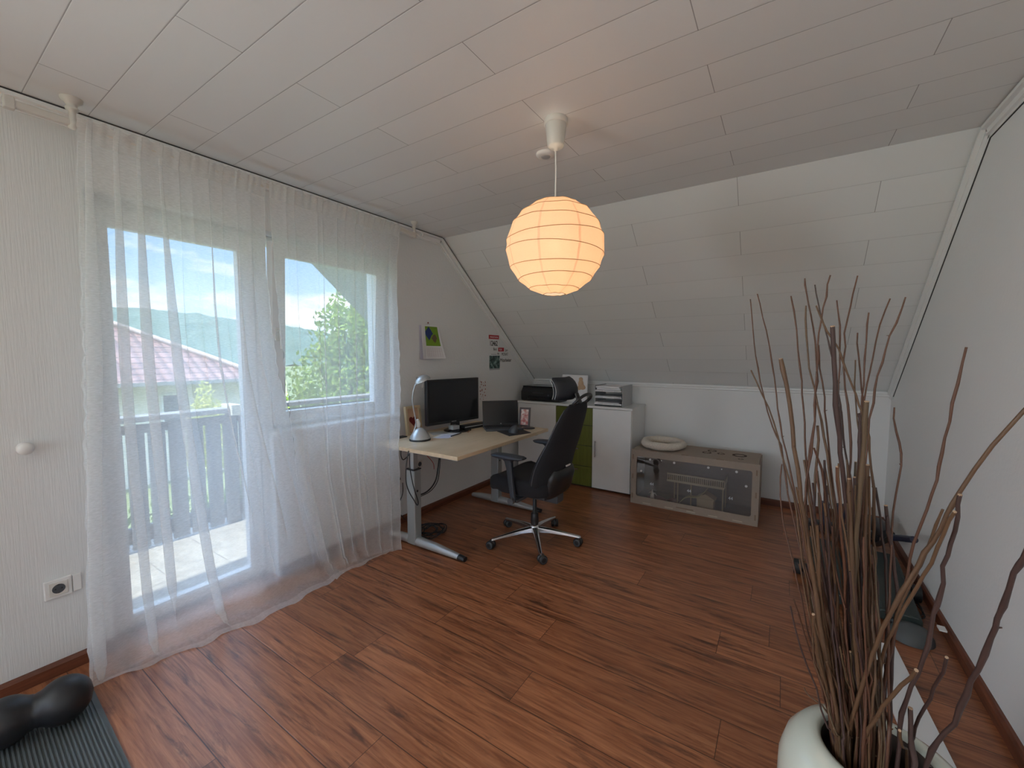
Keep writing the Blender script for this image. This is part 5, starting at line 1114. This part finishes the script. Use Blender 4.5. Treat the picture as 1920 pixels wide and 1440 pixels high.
T = [
 ([(1407,561),(1412,620),(1420,690),(1432,740),(1447,800),(1465,835),(1472,900),(1490,985),(1515,1080),(1540,1190),(1560,1320)], 1.38, .0016, .0038, 0, 'thin branch whose tip reaches furthest left among the tall ones'),
 ([(1420,551),(1437,620),(1447,680),(1455,740),(1467,820),(1485,900),(1505,1000),(1530,1130),(1555,1290)], 1.34, .0016, .0036, 0, 'second tall thin branch from the left, slightly higher tip than its left neighbour'),
 ([(1408,694),(1430,740),(1450,790),(1468,855),(1488,930),(1500,1020),(1520,1130),(1556,1320)], 1.22, .0018, .0040, 1, 'branch with its tip bending left just above the knee-wall trim'),
 ([(1464,673),(1472,720),(1485,800),(1495,880),(1508,970),(1522,1070),(1540,1190),(1572,1350)], 1.10, .0058, .0070, 1, 'thick cut branch, left one of the thick upright ones'),
 ([(1483,555),(1492,620),(1500,690),(1505,740),(1510,820),(1514,890),(1528,980),(1545,1100),(1565,1290)], 1.30, .0018, .0045, 0, 'tall thin branch rising nearly straight from the left middle of the vase'),
 ([(1509,522),(1511,552),(1520,590),(1528,640),(1532,690),(1530,740),(1527,790),(1515,870),(1513,980),(1526,1100),(1560,1300)], 1.26, .0017, .0045, 0, 'tall thin branch with a hooked tip near the very top of the bundle'),
 ([(1557,516),(1548,556),(1538,600),(1535,650),(1532,700),(1529,760),(1522,850),(1512,905),(1510,1000),(1530,1150),(1570,1320)], 1.20, .0017, .0045, 0, 'tall thin branch with the highest tip, bending right at its top'),
 ([(1528,534),(1535,570),(1546,610),(1558,655),(1570,720),(1580,800),(1590,880),(1592,960),(1585,1100),(1600,1300)], 1.32, .0016, .0042, 2, 'thin dark branch crossing behind the highest thick cut branch'),
 ([(1511,573),(1513,630),(1517,690),(1528,730),(1538,790),(1550,850),(1562,930),(1572,1040),(1585,1180),(1600,1330)], 1.24, .0018, .0045, 1, 'thin brown branch ending just below the two hooked tips'),
 ([(1608,517),(1600,552),(1588,600),(1585,650),(1583,700),(1590,760),(1595,830),(1592,900),(1575,980),(1560,1080),(1580,1300)], 1.28, .0017, .0045, 0, 'tall thin wavy branch with a high tip right of the thickest upright one'),
 ([(1569,563),(1574,610),(1576,660),(1573,720),(1578,800),(1590,870),(1600,960),(1610,1080),(1620,1280)], 1.34, .0017, .0040, 0, 'thin straight branch directly right of the highest thick cut branch'),
 ([(1561,612),(1563,680),(1568,760),(1576,850),(1588,940),(1598,1060),(1606,1180),(1620,1340)], 1.06, .0060, .0072, 2, 'thick dark cut branch rising highest of the thick ones'),
 ([(1530,573),(1550,620),(1575,655),(1588,700),(1604,740),(1618,780),(1628,820),(1633,880),(1638,960),(1640,1080),(1636,1250),(1640,1340)], 1.16, .0018, .0045, 1, 'thin branch slanting down to the right across the upper bundle'),
 ([(1608,624),(1611,670),(1616,730),(1618,760),(1612,850),(1610,960),(1622,1100),(1640,1300)], 1.30, .0018, .0042, 0, 'short-tipped thin branch between two fanning right branches'),
 ([(1629,586),(1625,640),(1620,700),(1617,745),(1612,820),(1606,900),(1602,1000),(1612,1150),(1630,1320)], 1.24, .0016, .0042, 0, 'thin branch with its tip left of the two that fan out furthest'),
 ([(1669,560),(1650,610),(1636,670),(1625,720),(1618,790),(1611,880),(1603,980),(1608,1120),(1625,1310)], 1.30, .0016, .0042, 0, 'thin fanning branch just left of the one nearest the ceiling trim'),
 ([(1698,557),(1680,605),(1662,655),(1645,705),(1637,755),(1628,820),(1620,900),(1615,1010),(1628,1160),(1650,1330)], 1.22, .0017, .0042, 0, 'thin branch with its tip just left of the slanting ceiling trim'),
 ([(1604,675),(1603,720),(1608,790),(1618,850),(1622,930),(1630,1050),(1640,1250)], 1.32, .0016, .0038, 1, 'thin brown branch with a small hooked tip at the height of the knee-wall trim'),
 ([(1625,753),(1622,820),(1617,890),(1610,960),(1602,1060),(1600,1200),(1612,1350)], 1.08, .0060, .0066, 3, 'thick olive-brown cut branch, right one of the thick upright ones'),
 ([(1610,775),(1612,800),(1613,860),(1610,900),(1608,1000),(1618,1150),(1640,1330)], 1.20, .0034, .0046, 2, 'dark split-topped branch beside the thick olive-brown one'),
 ([(1535,647),(1537,690),(1545,745),(1550,800),(1558,880),(1568,960),(1590,1080),(1600,1250)], 1.26, .0018, .0042, 0, 'thin branch with a blunt tip in the middle of the upper bundle'),
 ([(1677,764),(1680,810),(1691,850),(1685,900),(1676,960),(1672,1040),(1668,1120),(1665,1220),(1668,1340)], 1.24, .0018, .0042, 0, 'bent branch standing alone right of the dense bundle'),
 ([(1812,651),(1797,720),(1780,790),(1766,850),(1756,900),(1735,955),(1712,1020),(1700,1080),(1680,1170),(1655,1300)], 1.12, .0022, .0052, 0, 'long branch leaning right with its tip high on the right wall'),
 ([(1990,700),(1920,770),(1860,835),(1800,922),(1778,965),(1748,1015),(1722,1060),(1690,1110),(1655,1180),(1625,1260),(1592,1370)], .98, .0040, .0078, 1, 'thickest slanting branch running up to the right edge of the view'),
 ([(1800,928),(1793,968),(1782,1020),(1771,1063),(1763,1120),(1752,1150),(1740,1210),(1720,1262),(1700,1310),(1685,1370)], 1.02, .0045, .0060, 2, 'dark stout branch slanting right below the thickest slanting one'),
 ([(1790,960),(1770,1000),(1745,1055),(1720,1100),(1695,1140),(1665,1200),(1640,1290),(1620,1380)], 1.00, .0040, .0056, 1, 'stout brown branch running just under the thickest slanting one'),
 ([(1768,955),(1755,985),(1738,1035),(1718,1075),(1690,1130),(1670,1200),(1655,1320)], 1.10, .0024, .0044, 1, 'thinner slanting branch with a free tip above the two stout slanting ones'),
 ([(1935,1010),(1918,1046),(1903,1075),(1882,1135),(1868,1160),(1858,1195),(1832,1255),(1812,1300),(1790,1355),(1760,1392),(1738,1425)], .96, .0050, .0068, 2, 'thick dark crooked branch at the far right, low over the baseboard'),
 ([(1775,1233),(1752,1290),(1725,1345),(1706,1398)], 1.08, .0040, .0050, 2, 'short dark branch slanting right over the white board'),
 ([(1718,1257),(1692,1286),(1655,1325),(1622,1385)], 1.04, .0050, .0060, 1, 'short stout cut branch slanting right in front of the bundle'),
 ([(1482,1137),(1500,1210),(1528,1290),(1552,1365)], 1.16, .0020, .0032, 2, 'short thin branch lowest on the left side'),
 ([(1488,1124),(1508,1190),(1532,1265),(1556,1350)], 1.20, .0020, .0032, 0, 'short thin branch with pale cut tip second lowest on the left'),
 ([(1466,870),(1463,930),(1475,1010),(1495,1090),(1515,1180),(1545,1310)], 1.28, .0016, .0036, 0, 'thin branch forming the left edge of the bundle'),
 ([(1532,985),(1534,1040),(1538,1110),(1548,1200),(1570,1320)], 1.10, .0034, .0044, 1, 'cut branch with a pale top standing on the left front of the bundle'),
 ([(1642,914),(1650,970),(1660,1050),(1662,1150),(1660,1320)], 1.28, .0024, .0040, 2, 'short dark thin branch right of the dense bundle at the wall corner'),
 ([(1661,948),(1668,1000),(1678,1070),(1682,1140),(1672,1240),(1668,1370)], 1.20, .0048, .0056, 2, 'stout cut branch with flat top right of the dense bundle'),
 ([(1592,898),(1594,960),(1598,1060),(1604,1200),(1616,1360)], 1.12, .0048, .0056, 1, 'flat-topped cut branch, left of a pair of equal height'),
 ([(1602,895),(1603,960),(1606,1060),(1612,1200),(1626,1360)], 1.18, .0040, .0052, 2, 'flat-topped dark cut branch, right of a pair of equal height'),
 ([(1627,872),(1625,940),(1622,1040),(1626,1180),(1640,1350)], 1.14, .0046, .0054, 1, 'flat-topped brown cut branch below the thick olive-brown one'),
 ([(1533,798),(1532,860),(1526,930),(1532,1040),(1548,1180),(1572,1340)], 1.22, .0030, .0042, 1, 'cut branch from whose pale top a thin one bends off to the right'),
 ([(1526,840),(1540,880),(1548,930),(1556,1040),(1572,1180),(1590,1340)], 1.16, .0022, .0040, 0, 'thin branch curving away to the right from the left upper bundle'),
 ([(1525,1152),(1535,1230),(1555,1310),(1570,1380)], 1.08, .0042, .0048, 1, 'low cut branch with a reddish pale top on the left of the vase mouth'),
 ([(1707,1328),(1708,1380),(1712,1420)], 1.14, .0060, .0064, 2, 'stub of a cut branch low at the right side of the vase mouth'),
 ([(1687,1370),(1692,1400),(1700,1440)], 1.12, .0040, .0044, 1, 'low pale-tipped branch stub inside the vase mouth'),
]
for px, yt, r0, r1, mt, lb in T: branch(px, yt, r0, r1, mt, lb, cut=r0 > .0035)
for i in range(66):
    tx = brnd.uniform(1492, 1655); ty = brnd.uniform(860, 1120) if i < 50 else brnd.uniform(1130, 1300)
    bx_ = 1560 + (tx - 1492) * .62 + brnd.uniform(-14, 14); by_ = 1385 + brnd.uniform(-20, 10); n = 5; px = []
    for k in range(n + 1): t = k / n; px.append((lerp(tx, bx_, t ** 1.1) + brnd.uniform(-6, 6) * math.sin(math.pi * t), lerp(ty, by_, t)))
    th = brnd.choice([.0017, .0019, .0022, .0026, .0036]); branch(px, 1.2 + brnd.uniform(-.13, .14), th, th + .0012, brnd.choice([0, 1, 1, 1, 3, 2]), None, cut=th > .0032)
